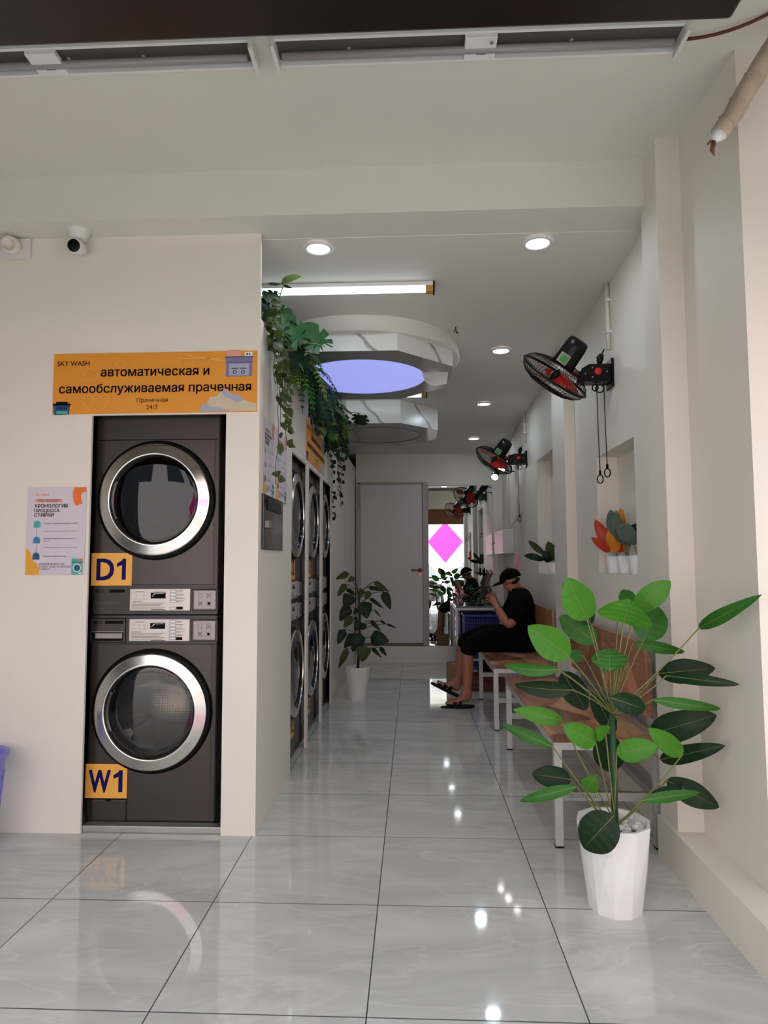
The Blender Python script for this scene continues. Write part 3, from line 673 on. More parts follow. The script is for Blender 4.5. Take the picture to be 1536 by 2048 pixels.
def poster(loc, rz, wd, ht, label):
    t = thing('instruction_poster', label, 'poster', loc, rz, 'washing instruction posters')
    q = MB().box(-wd/2, wd/2, 0, 0.003, -ht/2, ht/2).build('paper_sheet', M_PAPER, t)
    X = lambda u: -wd/2+u*wd
    Z = lambda v: ht/2-v*ht
    y = -0.0006; yt = -0.0012
    text(q, 'SKY WASH', X(.14), X(.36), Z(.095), M_ORANGE2, y=yt)
    b = MB(); rect(b, X(.12), X(.60), Z(.17), Z(.135), y, M_PINKP); b.build('subtitle_box', M_PINKP, q)
    text(q, 'ДОБРО ПОЖАЛОВАТЬ В', X(.17), X(.56), Z(.148), M_INK, y=yt); text(q, 'НАШУ ПРАЧЕЧНУЮ', X(.19), X(.53), Z(.169), M_INK, y=yt)
    text(q, 'ХРОНОЛОГИЯ', X(.12), X(.69), Z(.232), M_INK, y=yt, bold=0.02); text(q, 'ПРОЦЕССА', X(.12), X(.555), Z(.283), M_INK, y=yt, bold=0.02, h=0.036*ht); text(q, 'СТИРКИ', X(.12), X(.455), Z(.335), M_INK, y=yt, bold=0.02)
    for i, (v0, v1, m) in enumerate(((.38, .46, M_TEAL1), (.562, .64, M_TEAL2), (.745, .825, M_TEAL3))):
        b = MB(); u0, u1 = .115, .235; cu = (X(u0)+X(u1))/2; rr = (X(u1)-X(u0))/2
        pts = [(X(u0), y, Z(v1)), (X(u1), y, Z(v1))] + [(cu+rr*math.cos(a), y, Z(v0)-rr+rr*math.sin(a)) for a in [PI*k/12 for k in range(13)]]
        b.poly(pts, m); b.build('step_badge', m, q)
        text(q, str(i+1), cu-0.004 if i else cu-0.002, cu+0.004 if i else cu+0.002, Z(v1)+0.006, M_INKG, y=yt, name='step_number', h=0.014)
    b = MB()
    rect(b, X(.17), X(.176), Z(.562), Z(.46), y, M_INKG); rect(b, X(.17), X(.176), Z(.745), Z(.64), y, M_INKG)
    rect(b, X(.30), X(.89), Z(.503), Z(.499), y, M_INKG); rect(b, X(.30), X(.89), Z(.692), Z(.688), y, M_INKG)
    b.build('rule_lines', M_INKG, q)
    text(q, 'Загрузите в выбранной машине (1 стирка)', X(.30), X(.87), Z(.418), M_INK, y=yt)
    text(q, 'Нажмите и выберите цикл стирки (1-2', X(.30), X(.85), Z(.592), M_INK, y=yt); text(q, 'минут)', X(.30), X(.39), Z(.622), M_INK, y=yt)
    text(q, 'Процесс стирки (26 минут)', X(.30), X(.69), Z(.795), M_INK, y=yt)
    text(q, 'СТИРКИ: 80 000/СТКА', X(.235), X(.66), Z(.885), M_INK, y=yt); text(q, 'СУШКА: 10 000 ЗА КАЖДЫЕ', X(.235), X(.78), Z(.915), M_INK, y=yt); text(q, '10 МИНУТ', X(.235), X(.43), Z(.945), M_INK, y=yt)
    b = MB()   # orange arch, upper right
    ou = [(.80, .0), (.772, .05), (.77, .10), (.79, .16), (.83, .215), (.945, .185), (.915, .13), (.915, .09), (.935, .06), (.965, .05), (1.0, .058), (1.0, 0)]
    b.poly([(X(u), y, Z(v)) for u, v in ou], M_ORANGE2); b.build('orange_arch', M_ORANGE2, q)
    b = MB()
    ou = [(0, .70), (.04, .71), (.08, .745), (.10, .80), (.14, .845), (.20, .88), (.235, .93), (.24, 1), (0, 1)]
    b.poly([(X(u), y, Z(v)) for u, v in ou], M_YELL); b.build('yellow_blob', M_YELL, q)
    b = MB(); rect(b, X(.785), X(.975), Z(.998), Z(.815), y, M_TEAL1); rect(b, X(.785), X(.975), Z(.86), Z(.85), yt, M_TEAL3); rect(b, X(.90), X(.97), Z(.845), Z(.82), yt, M_ORANGE2)
    c = (X(.785)+X(.975))/2; annulus(b, c, Z(.92), 0.016*wd/0.285, 0.020*wd/0.285, yt, M_PAPERW); disc(b, c, Z(.92), 0.016*wd/0.285, yt, M_TEAL3); rect(b, X(.91), X(.96), Z(.99), Z(.975), yt, M_PAPERW)
    b.build('washer_drawing', M_TEAL1, q)
    return t
poster((-1.700, 3.095, 1.396), 0, 0.285, 0.417, 'pale lilac instruction poster on the front wall left of the washer recess')
poster((LX+0.004, 3.300, 1.765), PI/2, 0.262, 0.385, 'instruction poster on the corridor wall nearest the corner, behind trailing vine')
poster((LX+0.004, 3.625, 1.765), PI/2, 0.300, 0.385, 'instruction poster on the corridor wall beside the nearest corridor dryer')
t = thing('payment_panel', 'black glossy wall panel below the corridor posters', 'panel', (LX, 3.395, 1.44), PI/2)
MB().box(-0.235, 0.235, -0.012, 0, -0.135, 0.135, bev=0.003).build('panel_face', M_SCREEN, t)
b = MB(); b.box(-0.16, 0.16, -0.018, -0.012, 0.06, 0.115, bev=0.003); b.build('card_reader', M_BLACK, t)
b = MB(); b.box(-0.225, -0.16, -0.035, -0.012, -0.03, 0.005, bev=0.004); b.build('coin_slot', M_GREYP, t)

# ================================================================== CEILING LIGHTS
def downlight(x, y, label, z=None):
    t = thing('downlight', label, 'ceiling light', (x, y, z or cz(y)), 0, 'round downlights')
    ld = bpy.data.lights.new('downlight_lamp', 'AREA'); ld.shape = 'DISK'; ld.size = 0.10; ld.energy = LAMP_W; ld.color = (0.72, 0.87, 1.0)
    lo_ = bpy.data.objects.new('downlight_lamp', ld); C.objects.link(lo_); lo_.parent = t; lo_.location = (0, 0, -0.012)
    MB().lathe([(0.056, -0.001), (0.056, -0.006), (0.062, -0.010), (0.074, -0.008), (0.080, 0.0)], seg=36).build('trim_ring', M_WHITE, t)
    MB().lathe([(0.0, -0.0052), (0.057, -0.0045)], seg=32).build('diffuser', M_DISC, t, fix=False)
for x, y, l in ((-0.47, 3.25, 'round downlight left of centre nearest the opening, before the long tube'), (0.632, 3.25, 'round downlight near the opening, right side of the ceiling'),
                (0.645, 4.75, 'round downlight beside the blue ceiling lamp, second along the right side'), (0.665, 6.13, 'round downlight, third along the right side of the ceiling'),
                (0.70, 7.55, 'round downlight nearest the back wall, fourth along the right side')):
    downlight(x, y, l)
def tube_light(x0, x1, y, label):
    t = thing('tube_light', label, 'tube light', ((x0+x1)/2, y, cz(y)), 0, 'tube lights on the ceiling'); L = (x1-x0)/2
    MB().box(-L, L, -0.028, 0.028, -0.024, 0.0, bev=0.004).build('housing', M_WHITE, t)
    MB().tube([(-L+0.04, -0.004, -0.040), (L-0.045, -0.004, -0.040)], 0.017, seg=12).build('tube', M_TUBE, t)
    for s_ in (-1, 1): MB().box(s_*L-0.045*(s_ > 0), s_*L+0.045*(s_ < 0), -0.026, 0.022, -0.060, -0.018, bev=0.004).build('end_cap', mat('amber end cap', (190, 140, 60), 0.45), t)
    MB().box(L-0.004, L+0.006, -0.028, 0.028, -0.062, 0.0).build('end_plate', M_BLACK, t)
tube_light(-1.08, 0.125, 3.66, 'long lit tube light nearest the opening, running behind the hanging plants')
tube_light(-1.08, 0.125, 5.70, 'lit tube light partly hidden behind the blue octagonal lamp')
def oct_lamp(x, y, ap, lit, label):
    z0 = cz(y)
    t = thing('octagonal_ceiling_lamp', label, 'ceiling lamp', (x, y, z0), 0, 'octagonal marble ceiling lamps'); rc = ap/math.cos(PI/8)
    if lit: MB().lathe([(ap*1.10, 0.03), (ap*1.10, -0.068), (ap*1.09, -0.072), (0.0, -0.072)], seg=64).build('round_tier', M_CEIL, t)
    zt = -0.072 if lit else 0.03
    b = MB(); b.lathe([(rc, zt), (rc, -0.185)], seg=8, ph=PI/8, smooth=False); b.build('octagonal_side', M_MARBLE, t)
    b = MB(); ri = ap*0.715
    oc = [b.V((rc*math.cos(PI/8+k*PI/4), rc*math.sin(PI/8+k*PI/4), -0.185)) for k in range(8)]
    ring = [b.V((ri*math.cos(PI/8+k*2*PI/64), ri*math.sin(PI/8+k*2*PI/64), -0.185)) for k in range(64)]
    for k in range(8):
        b.face([oc[k], oc[(k+1) % 8]]+[ring[((k+1)*8-j) % 64] for j in range(9)])
    b.build('underside', mat('satin grey panel', (132, 132, 130), 0.16), t)
    if lit:
        MB().lathe([(0.0, -0.183), (ri, -0.183)], seg=64).build('light_panel', M_BLUEL, t, fix=False)
        b = MB(); rng = random.Random(3)
        c0 = Vector((ap*0.93, -0.12, -0.189)); ps = []
        for i in range(6):
            row = []
            for j in range(5):
                u, v = i/5, j/4
                row.append(b.V(c0+Vector((-0.17+0.19*v*(1-0.25*u)+0.03*u, -0.06-0.05*u, 0.0-0.115*u*(1-0.3*abs(v-0.5))-0.012*rng.random()))))
            ps.append(row)
        for r0, r1 in zip(ps, ps[1:]):
            for k in range(4): b.face([r0[k], r0[k+1], r1[k+1], r1[k]], None, False)
        b.build('loose_film', M_PAPERW, t)
    else:
        MB().lathe([(0.0, -0.184), (ri, -0.184)], seg=64).build('panel', mat('unlit grey panel', (126, 127, 128), 0.14), t, fix=False)
        MB().torus(ri, 0.003, o=(0, 0, -0.186), seg=64, sg=6).build('panel_rim', M_GREYP, t)
oct_lamp(-0.355, 4.765, 0.635, True, 'octagonal marble ceiling lamp with a lit blue disc')
oct_lamp(-0.355, 6.57, 0.60, False, 'unlit octagonal marble ceiling lamp nearer the back door')
# porch battens (off)
def batten(x0, x1, xp, label):
    t = thing('fluorescent_batten', label, 'light fitting', ((x0+x1)/2, 2.21, 3.06), 0, 'unlit battens on the porch ceiling'); L = (x1-x0)/2; p = xp-(x0+x1)/2
    b = MB(); b.box(-L, L, -0.062, -0.050, -0.016, 0).box(-L, L, 0.046, 0.056, -0.03, 0).box(-L, -L+0.012, -0.052, 0.046, -0.045, 0).box(L-0.012, L, -0.052, 0.046, -0.045, 0)
    b.build('frame', M_WHITE, t)
    MB().box(-L+0.012, L-0.012, -0.05, 0.046, -0.008, -0.002).build('tray', M_TROF, t)
    MB().tube([(-L+0.03, 0.005, -0.028), (L-0.03, 0.005, -0.028)], 0.014, seg=10).build('tube', M_OFFTUBE, t)
    c = MB().box(p-0.055, p+0.055, -0.055, 0.050, -0.034, -0.012, bev=0.003).build('centre_cover', M_WHITE, t)
    MB().box(p-0.012, p+0.02, -0.004, 0.018, -0.037, -0.033).build('cover_slot', M_BLACK, c)
    for q in (-0.62*L, 0.05, 0.45*L): MB().lathe([(0.0, -0.004), (0.006, -0.002), (0.007, 0)], seg=12, o=(q, -0.046, -0.047)).build('screw', M_GREYP, t)
    for q in (-L+0.006, L-0.006): MB().box(q-0.008, q+0.008, -0.066, 0.06, -0.05, -0.0, bev=0.004).build('end_cap', M_PLAST, t)
batten(-1.95, -0.545, -1.30, 'unlit white batten at the left of the porch ceiling')
batten(-0.48, 0.94, 0.245, 'unlit white batten at the right of the porch ceiling')
b = MB(); b.tube(curve_pts((0.94, 2.22, 3.045), (1.20, 2.12, 3.052), -0.02, 8), 0.0055, seg=8)
tag(b.build('cable', M_REDW), 'dark red cable running from the batten end to the right wall', 'cable')
# spots near the back
for k, (x, y, z) in enumerate(((1.03, 7.05, 2.29), (0.965, 7.20, 2.235), (0.895, 7.25, 2.155))):
    t = thing('spotlight', ('lit black spotlight half hidden behind the far fan motor', 'lit black spotlight seen through the far fan grille', 'lit black spotlight just below the far fan rim')[k], 'spotlight', (x, y, z), 0, 'black spotlights by the back wall')
    ax = Vector((-0.25, -0.80, -0.55)).normalized()
    MB().lathe([(0.0, -0.11), (0.034, -0.11), (0.038, -0.10), (0.040, 0.0), (0.036, 0.004)], seg=24, ax=ax).build('body', M_BLACK, t)
    MB().lathe([(0.0, 0.0045), (0.036, 0.002)], seg=24, ax=ax).build('lens', M_SPOT, t, fix=False)
    b = MB(); q = -ax*0.07; b.tube([q, q+Vector((0.04, 0.02, 0.05)), (WX-x-0.002, 0.03, 0.06)], 0.007); b.build('bracket', M_BLACK, t)

cw = at(911, 652, 4.30); b = MB(); cw.z = cz(cw.y)
b.tube([cw, cw+Vector((0.002, 0, -0.012)), cw+Vector((-0.010, 0, -0.030)), cw+Vector((0.006, 0, -0.036)), cw+Vector((0.004, 0, -0.020))], 0.0035, seg=6); b.tube([cw+Vector((0.006, 0, -0.034)), cw+Vector((0.014, 0, -0.046))], 0.005, seg=6)
tag(b.build('wire_end', M_BLACK), 'small black wire end dangling from the ceiling right of the blue lamp', 'wire')

# ================================================================== WALL FANS
def wall_fan(y, z, label, one_cord):
    t = thing('wall_fan', label, 'fan', (WX, y, z), 0, 'wall fans on the right wall')
    b = MB(); b.box(-0.014, 0, -0.06, 0.06, -0.075, 0.085, bev=0.004); b.build('wall_plate', M_BLACK, t)
    b = MB(); b.prism([(-0.012, -0.045), (-0.012, 0.055), (-0.13, 0.055), (-0.175, 0.03), (-0.185, -0.045)], -0.045, 0.045); ar = b.build('bracket_arm', M_BLACK, t)
    MB().lathe([(0.0, 0.011), (0.019, 0.010), (0.021, 0)], seg=20, o=(-0.085, -0.045, 0.012), ax=(0, -1, 0)).build('red_dial', M_FANRED, ar)
    b = MB()
    for px, pz in ((-0.155, 0.0), (-0.115, 0.035), (-0.115, -0.02), (-0.035, 0.01)): b.lathe([(0.0, 0.003), (0.005, 0.002), (0.005, 0)], seg=8, o=(px, -0.045, pz), ax=(0, -1, 0))
    b.build('screws', M_STEEL, ar)
    n = Vector((-0.60, 0.55, -0.85)).normalized(); c = Vector((-0.315, -0.0, 0.0))
    u, v, _ = basis(n); Rr = 0.205
    MB().tube([(-0.16, 0, 0.0), (-0.20, -0.005, 0.02), c-n*0.10], 0.017).build('swivel_joint', mat('bronze joint', (120, 84, 66), 0.35, metal=0.5), t)
    b = MB(); b.lathe([(0.0, -0.235), (0.045, -0.234), (0.058, -0.225), (0.063, -0.19), (0.066, -0.10), (0.070, -0.078), (0.060, -0.07), (0.0, -0.068)], seg=28, o=c, ax=n); mo = b.build('motor', M_BLACK, t)
    w_ = (Vector((-0.3, -1, 0))-n*Vector((-0.3, -1, 0)).dot(n)).normalized(); s_ = n.cross(w_)
    b = MB(); o_ = c-n*0.115+w_*0.069
    b.poly([o_+s_*a+n*h for a, h in ((-0.03, -0.028), (0.03, -0.028), (0.03, 0.028), (-0.03, 0.028))], M_COIN)
    b.poly([o_+w_*0.001+s_*a+n*h for a, h in ((-0.025, -0.022), (0.02, -0.022), (0.02, 0.022), (-0.025, 0.022))], M_GREEN)
    b.build('rating_label', M_COIN, mo)
    def cage(sgn, name):
        b = MB(); N_ = 56
        for k in range(N_):
            a = 2*PI*k/N_; d = u*math.cos(a)+v*math.sin(a)
            b.tube([c+d*r+n*(sgn*h) for r, h in ((0.05, 0.072), (0.11, 0.067), (0.165, 0.048), (0.192, 0.026), (Rr-0.003, 0.004))], 0.0014, seg=4, cap=False)
        for r, h in ((0.05, 0.072), (0.13, 0.062)): b.torus(r, 0.0022, o=c+n*(sgn*h), ax=n, seg=36, sg=5)
        if sgn > 0: b.lathe([(0.0, 0.076), (0.05, 0.073), (0.05, 0.069)], seg=24, o=c, ax=n)
        return b.build(name, M_BLACK, t)
    cage(-1, 'rear_grille'); cage(1, 'front_grille')
    MB().torus(Rr, 0.0075, o=c, ax=n, seg=64, sg=8).build('rim', M_BLACK, t)
    hub = MB().lathe([(0.0, 0.03), (0.022, 0.028), (0.024, -0.03), (0.0, -0.045)], seg=20, o=c, ax=n).build('hub', M_BLACK, t)
    for k in range(3):
        b = MB(); rows = []
        for i in range(7):
            r = 0.028+0.152*i/6; row = []
            for j in range(5):
                a = 2*PI*k/3 + (j/4-0.5)*(1.0+0.65*math.sin(PI*i/6)) + 0.25*i/6
                row.append(b.V(c + (u*math.cos(a)+v*math.sin(a))*r + n*((j/4-0.5)*0.05*(1-0.3*i/6))))
            rows.append(row)
        for r0, r1 in zip(rows, rows[1:]):
            for j in range(4): b.face([r0[j], r0[j+1], r1[j+1], r1[j]], None, True)
        b.build('blade', M_FANRED, t)
    b = MB(); b.tube([(-0.065, 0, 0.055), (-0.06, 0, 0.10), (-0.05, 0, 0.12)], 0.014, rs=[0.010, 0.022, 0.014]); b.tube([(-0.05, 0, 0.12), (-0.035, 0, 0.15)], 0.004); b.build('power_plug', M_BLACK, t)
    b = MB(); b.torus(0.022, 0.004, o=(-0.065, 0, -0.075), ax=(0.2, 1, 0), seg=18, sg=5); b.torus(0.018, 0.004, o=(-0.09, 0.004, -0.068), ax=(1, 1, 0.3), seg=18, sg=5); b.build('coiled_cord', M_RUBBER, t)
    for k, (dx, ln) in enumerate(((-0.085, 0.60), (-0.045, 0.565))[:1 if one_cord else 2]):
        b = MB(); b.tube([(dx, -0.01, -0.045), (dx+0.002, -0.01, -ln*0.5), (dx+0.006, -0.01, -ln+0.05)], 0.0026, seg=6)
        b.tube([(dx+0.006, -0.01, -ln+0.06), (dx+0.006, -0.01, -ln+0.035)], 0.007, seg=8)
        b.tube([(dx+0.006+0.016*math.sin(a)*(1 if True else 0), -0.01, -ln+0.012+0.024*math.cos(a)) for a in [2*PI*q/16 for q in range(17)]], 0.0035, seg=6)
        b.build('pull_cord', M_RUBBER, t)
    return t
wall_fan(3.73, 2.285, 'black wall fan with red blades nearest the opening, two pull cords', False)
wall_fan(6.55, 2.235, 'black wall fan with red blades farther in, above the small niche', True)
def conduit(y, z0, label):
    t = thing('cable_conduit', label, 'conduit', (WX, y, z0), 0, 'conduits above the fans'); L = cz(y)-z0
    MB().tube([(-0.013, 0, 0), (-0.013, 0, L)], 0.0125, seg=12).build('pipe', M_PVC, t)
    for q in (0.10, L-0.10): MB().box(-0.030, 0.0, -0.024, 0.017, q-0.008, q+0.008, bev=0.002).build('clip', M_WHITE, t)
conduit(3.72, 2.43, 'cream conduit from the ceiling down to the near fan')
conduit(6.54, 2.40, 'cream conduit from the ceiling down to the far fan')

# ================================================================== BENCHES
def bench(y0, y1, label, yleg):
    L = y1-y0; t = thing('bench', label, 'bench', (0.0, y0, 0.0), 0, 'wood and steel benches'); zs = 0.47; x0, x1 = 0.612, 1.075
    if y0 > 4.9: x0 = 0.588
    MB().box(x0-0.004, x1, -0.012, L+0.012, zs-0.018, zs, bev=0.003).build('seat', M_WOOD, t)
    b = MB(); r = 0.017
    for xx in (x0+r, x1-r): b.box(xx-r, xx+r, 0, L, zs-0.052, zs-0.019)
    for yy in (r, L-r): b.box(x0+2*r, x1-2*r, yy-r, yy+r, zs-0.052, zs-0.019)
    b.build('seat_frame', M_LEG, t)
    for xx in (x0+r, x1-r):
        for yy in (r, L-r):
            l = MB().box(xx-r, xx+r, yy-r, yy+r, 0.006, zs-0.052).build('leg', M_LEG, t)
            MB().box(xx-r-0.001, xx+r+0.001, yy-r-0.001, yy+r+0.001, 0, 0.008).build('foot_cap', M_BLACK, l)
    for yy in (r, L-r): MB().box(x0+2*r, x1-2*r, yy-0.012, yy+0.012, 0.20, 0.236).build('stretcher', M_STEEL, t)
    MB().box(x1-2*r, x1, 2*r, L-2*r, 0.20, 0.236).build('stretcher', M_STEEL, t)
    bk = MB().box(1.048, 1.064, 0.05, L-0.02, 0.545, 0.875, bev=0.003, rot=Matrix.Rotation(R(-2.0), 3, 'Y'), pivot=(1.05, 0, 0.5)).build('backrest', M_WOOD, t)
    b = MB()
    for yy in (0.12, L-0.12): b.box(1.062, 1.082, yy-0.014, yy+0.014, zs-0.02, 0.80)
    b.build('backrest_post', M_LEG, t)
    b = MB(); b.box(1.036, 1.05, 0.02, L-0.02, zs, zs+0.034); b.build('rear_rail', M_STEEL, t)
    return t
bn = bench(3.02, 4.56, 'near wooden bench with steel legs, behind the big potted plant', 4.60)
text(bn, 'USCAS 05-03', 0.668, 0.80, 0.212, M_INKG, y=0.0046, name='stamped_lettering')
bench(5.02, 6.16, 'far wooden bench with steel legs, the one the man sits on', 6.2)

# ================================================================== PLANTS
def faceted_pot(root, z1, r1, r0, n=9):
    "tapered planter with twisted facets"
    b = MB(); H = z1
    lo = [b.V((r0*math.cos(2*PI*k/n), r0*math.sin(2*PI*k/n), 0)) for k in range(n)]
    md = [b.V(((r0+r1)/2*0.985*math.cos(2*PI*(k+.5)/n), (r0+r1)/2*0.985*math.sin(2*PI*(k+.5)/n), H*0.45)) for k in range(n)]
    hi = [b.V((r1*math.cos(2*PI*(k+.0)/n), r1*math.sin(2*PI*(k+.0)/n), H)) for k in range(n)]
    hi2 = [b.V(((r1-.012)*math.cos(2*PI*k/n), (r1-.012)*math.sin(2*PI*k/n), H)) for k in range(n)]
    dn = [b.V(((r1-.03)*math.cos(2*PI*k/n), (r1-.03)*math.sin(2*PI*k/n), H*0.84)) for k in range(n)]
    for k in range(n):
        k2 = (k+1) % n
        b.face([lo[k], lo[k2], md[k]]); b.face([md[k], hi[k2], hi[k]]); b.face([lo[k], md[k], hi[k]]); b.face([lo[k2], hi[k2], md[k]])
        b.face([hi[k], hi[k2], hi2[k2], hi2[k]]); b.face([hi2[k], hi2[k2], dn[k2], dn[k]])
    b.face(lo)
    return b.build('pot', M_POT, root)

# --- big plant in the foreground
PB = Vector((0.722, 2.535, 0)); YP = 2.55
t = thing('potted_plant', 'tall broad-leaved plant in a white faceted pot in front of the near bench', 'plant', PB)
faceted_pot(t, 0.305, 0.132, 0.095, 10)
MB().lathe([(0.0, 0.272), (0.114, 0.268)], seg=20).build('soil', M_PAPERW, t)
rng = random.Random(5)
b = MB()
for k in range(46):
    a = rng.random()*2*PI; r = 0.095*math.sqrt(rng.random())
    b.ball((r*math.cos(a), r*math.sin(a), 0.278+0.012*rng.random()), 0.016, sc=(1, 0.8+0.3*rng.random(), 0.7), seg=8)
tag(b.build('pebbles', mat('white pebble', (214, 212, 208), 0.5), t), kind='stuff')
def q(cx, cy, dy=0.0):
    Y = YP+dy
    while at(980+cx/2.763, 1130+cy/2.763, Y).x > (1.11 if Y < 2.70 else 1.0): Y -= 0.01
    return at(980+cx/2.763, 1130+cy/2.763, Y)-PB
stem_top = q(674, 820); stem_bot = Vector((0.005, 0, 0.25)); low = stem_bot.lerp(stem_top, 0.08)
b = MB(); b.tube([stem_bot, stem_bot.lerp(stem_top, .5)+Vector((.002, 0, 0)), stem_top], 0.0125, seg=12, rs=[0.0135, 0.0125, 0.010]); b.build('stem', M_STEMD, t)
LV = [ # base, tip, width (crop px), dy, tone (light and shade of each leaf put into its green), whorl, bow, fold, tw
 ((536, 302), (425, 72), 158, -.10, 'B', 0, .10, .30, 0), ((560, 330), (408, 90), 130, .03, 'D', 0, .05, .2, 0), ((586, 425), (384, 283), 128, .06, 'M', 0, .06, .25, 0),
 ((436, 507), (213, 340), 150, -.16, 'B', 0, .10, .2, 0), ((376, 577), (78, 560), 62, -.12, 'M', 0, .25, .3, .3), ((455, 690), (136, 668), 84, -.02, 'D', 0, .22, .25, .2),
 ((400, 590), (530, 800), 135, .10, 'D', 0, -.05, .2, 0), ((515, 500), (440, 505), 70, .05, 'M', 0, .05, .2, 0),
 ((738, 320), (770, 190), 250, -.08, 'B', 0, .1, .45, 0), ((800, 250), (997, 88), 120, .0, 'B', 0, .12, .2, 0), ((715, 205), (800, 160), 95, .09, 'M', 0, .05, .2, 0),
 ((848, 415), (925, 225), 178, .08, 'M', 0, .08, .2, 0), ((788, 432), (1082, 482), 62, .12, 'M', 0, .12, .2, 0), ((1155, 347), (1482, 174), 66, -.05, 'M', 2, .14, .25, 0),
 ((930, 600), (1242, 570), 122, .08, 'D', 1, .22, .2, 0), ((975, 612), (1372, 660), 58, -.02, 'D', 1, .14, .25, 0), ((900, 745), (1282, 796), 56, -.05, 'M', 1, .14, .3, 0),
 ((885, 935), (1248, 830), 150, .10, 'D', 1, .16, .25, 0), ((942, 1075), (1287, 1000), 92, .14, 'D', 1, .16, .25, 0), ((662, 588), (660, 462), 168, -.06, 'M', 0, .12, .4, 0),
 ((672, 735), (865, 800), 104, -.10, 'D', 0, .15, .35, 0), ((398, 860), (136, 800), 80, -.14, 'B', 3, .16, .3, 0), ((347, 1004), (62, 880), 58, -.10, 'M', 3, .16, .3, 0),
 ((585, 985), (408, 888), 112, -.14, 'B', 3, .10, .25, 0), ((640, 940), (590, 900), 90, -.12, 'B', 3, .10, .25, 0), ((570, 700), (690, 930), 110, .12, 'D', 0, .05, .2, 0), ((640, 930), (670, 1148), 165, .14, 'D', 0, .05, .25, 0),
 ((700, 1040), (925, 1000), 112, -.10, 'B', 3, .1, .25, 0), ((1062, 1050), (880, 905), 96, -.06, 'B', 3, .1, .25, 0),
 ((447, 1185), (232, 1155), 112, .04, 'D', 3, .12, .25, 0), ((535, 1245), (583, 1165), 84, -.06, 'B', 3, .1, .3, 0), ((480, 1225), (163, 1305), 58, -.08, 'M', 3, .16, .3, 0),
 ((828, 1302), (1165, 1255), 52, -.10, 'M', 3, .1, .3, 0), ((890, 1265), (1150, 1230), 60, .02, 'D', 3, .18, .3, 0), ((975, 1190), (1268, 1340), 120, .06, 'D', 3, .12, .25, 0), ((684, 1385), (515, 1568), 185, -.20, 'D', 3, .14, .2, 0),
]
fol = MB(); pet = MB()
for (bx, by), (tx, ty), wd, dy, tone, wh, bow, fold, tw in LV:
    B_ = q(bx, by, dy); T_ = q(tx, ty, dy-0.05 if tone == 'B' else dy+0.03)
    m = {'B': M_LEAFB, 'M': M_LEAF, 'D': M_LEAFD}[tone]
    leaf(fol, B_, T_, wd/2.763*YP/F_PX*1.05, m, face=(EYE-PB-(B_+T_)/2), bow=bow, fold=fold, n=22, mid=M_STEMG, twist=tw, crease=0.0009)
    src = stem_top if wh in (0, 1, 2) else low+Vector((0.004*math.cos(bx), 0.004*math.sin(bx), 0.0))
    if wh == 3 and by < 900: src = stem_bot.lerp(stem_top, 0.12)
    pet.tube(curve_pts(src, B_, -0.012 if wh else 0.008, 6), 0.0026, seg=5, cap=False)
fol.build('foliage', M_LEAF, t, fix=False); pet.build('leaf_stalks', M_STEMG, t)

# --- plant against the partition, half way down the corridor
PB2 = Vector((-0.515, 6.15, 0)); Y2 = 6.15
t = thing('potted_plant', 'dark heart-leaved plant in a white faceted pot by the corridor partition', 'plant', PB2)
faceted_pot(t, 0.285, 0.112, 0.082, 9)
MB().lathe([(0.0, 0.245), (0.098, 0.242)], seg=18).build('soil', M_STEMB, t)
def q2(cx, cy, dy=0.0): return at(640+cx/6.825, 1120+cy/6.825, Y2+dy)-PB2
b = MB(); b.tube([(0, 0, 0.22), q2(530, 1200), q2(545, 780), q2(530, 470)], 0.011, seg=8, rs=[0.013, 0.012, 0.010, 0.006]); b.build('stem', M_STEMB, t)
L2 = [((392, 180), (210, 262), 95, 0, 'O'), ((462, 235), (375, 302), 75, -.05, 'O'), ((352, 325), (238, 500), 95, -.05, 'O'), ((360, 395), (490, 480), 55, .03, 'D'),
 ((430, 470), (330, 650), 190, -.05, 'D'), ((400, 630), (268, 835), 165, 0, 'D'), ((600, 570), (640, 800), 200, -.08, 'D'), ((580, 480), (545, 385), 105, -.05, 'O'),
 ((680, 425), (610, 555), 85, -.05, 'O'), ((660, 370), (880, 420), 62, .04, 'D'), ((738, 297), (943, 435), 80, .03, 'O'), ((865, 430), (965, 680), 130, 0, 'D'),
 ((680, 520), (872, 665), 55, .05, 'D'), ((745, 680), (832, 785), 26, 0, 'D'), ((430, 770), (325, 925), 125, -.06, 'O'), ((548, 830), (470, 978), 120, -.04, 'D'),
 ((640, 890), (495, 950), 80, 0, 'D'), ((688, 825), (832, 972), 62, .02, 'D'), ((828, 830), (905, 880), 35, 0, 'D'), ((905, 872), (1048, 930), 34, 0, 'D'), ((330, 945), (240, 1155), 125, .02, 'D'),
 ((470, 1010), (330, 1205), 140, .03, 'D'), ((560, 1000), (440, 1250), 190, -.04, 'D'), ((690, 1050), (945, 1110), 215, -.05, 'D'), ((820, 1190), (912, 1315), 62, 0, 'D'),
 ((600, 1170), (575, 1395), 200, -.09, 'O'), ((375, 1205), (250, 1485), 95, -.06, 'O'), ((705, 1195), (842, 1335), 55, .02, 'D'), ((480, 780), (500, 830), 60, .02, 'D'), ((520, 660), (450, 750), 70, .03, 'D')]
fol = MB(); pet = MB()
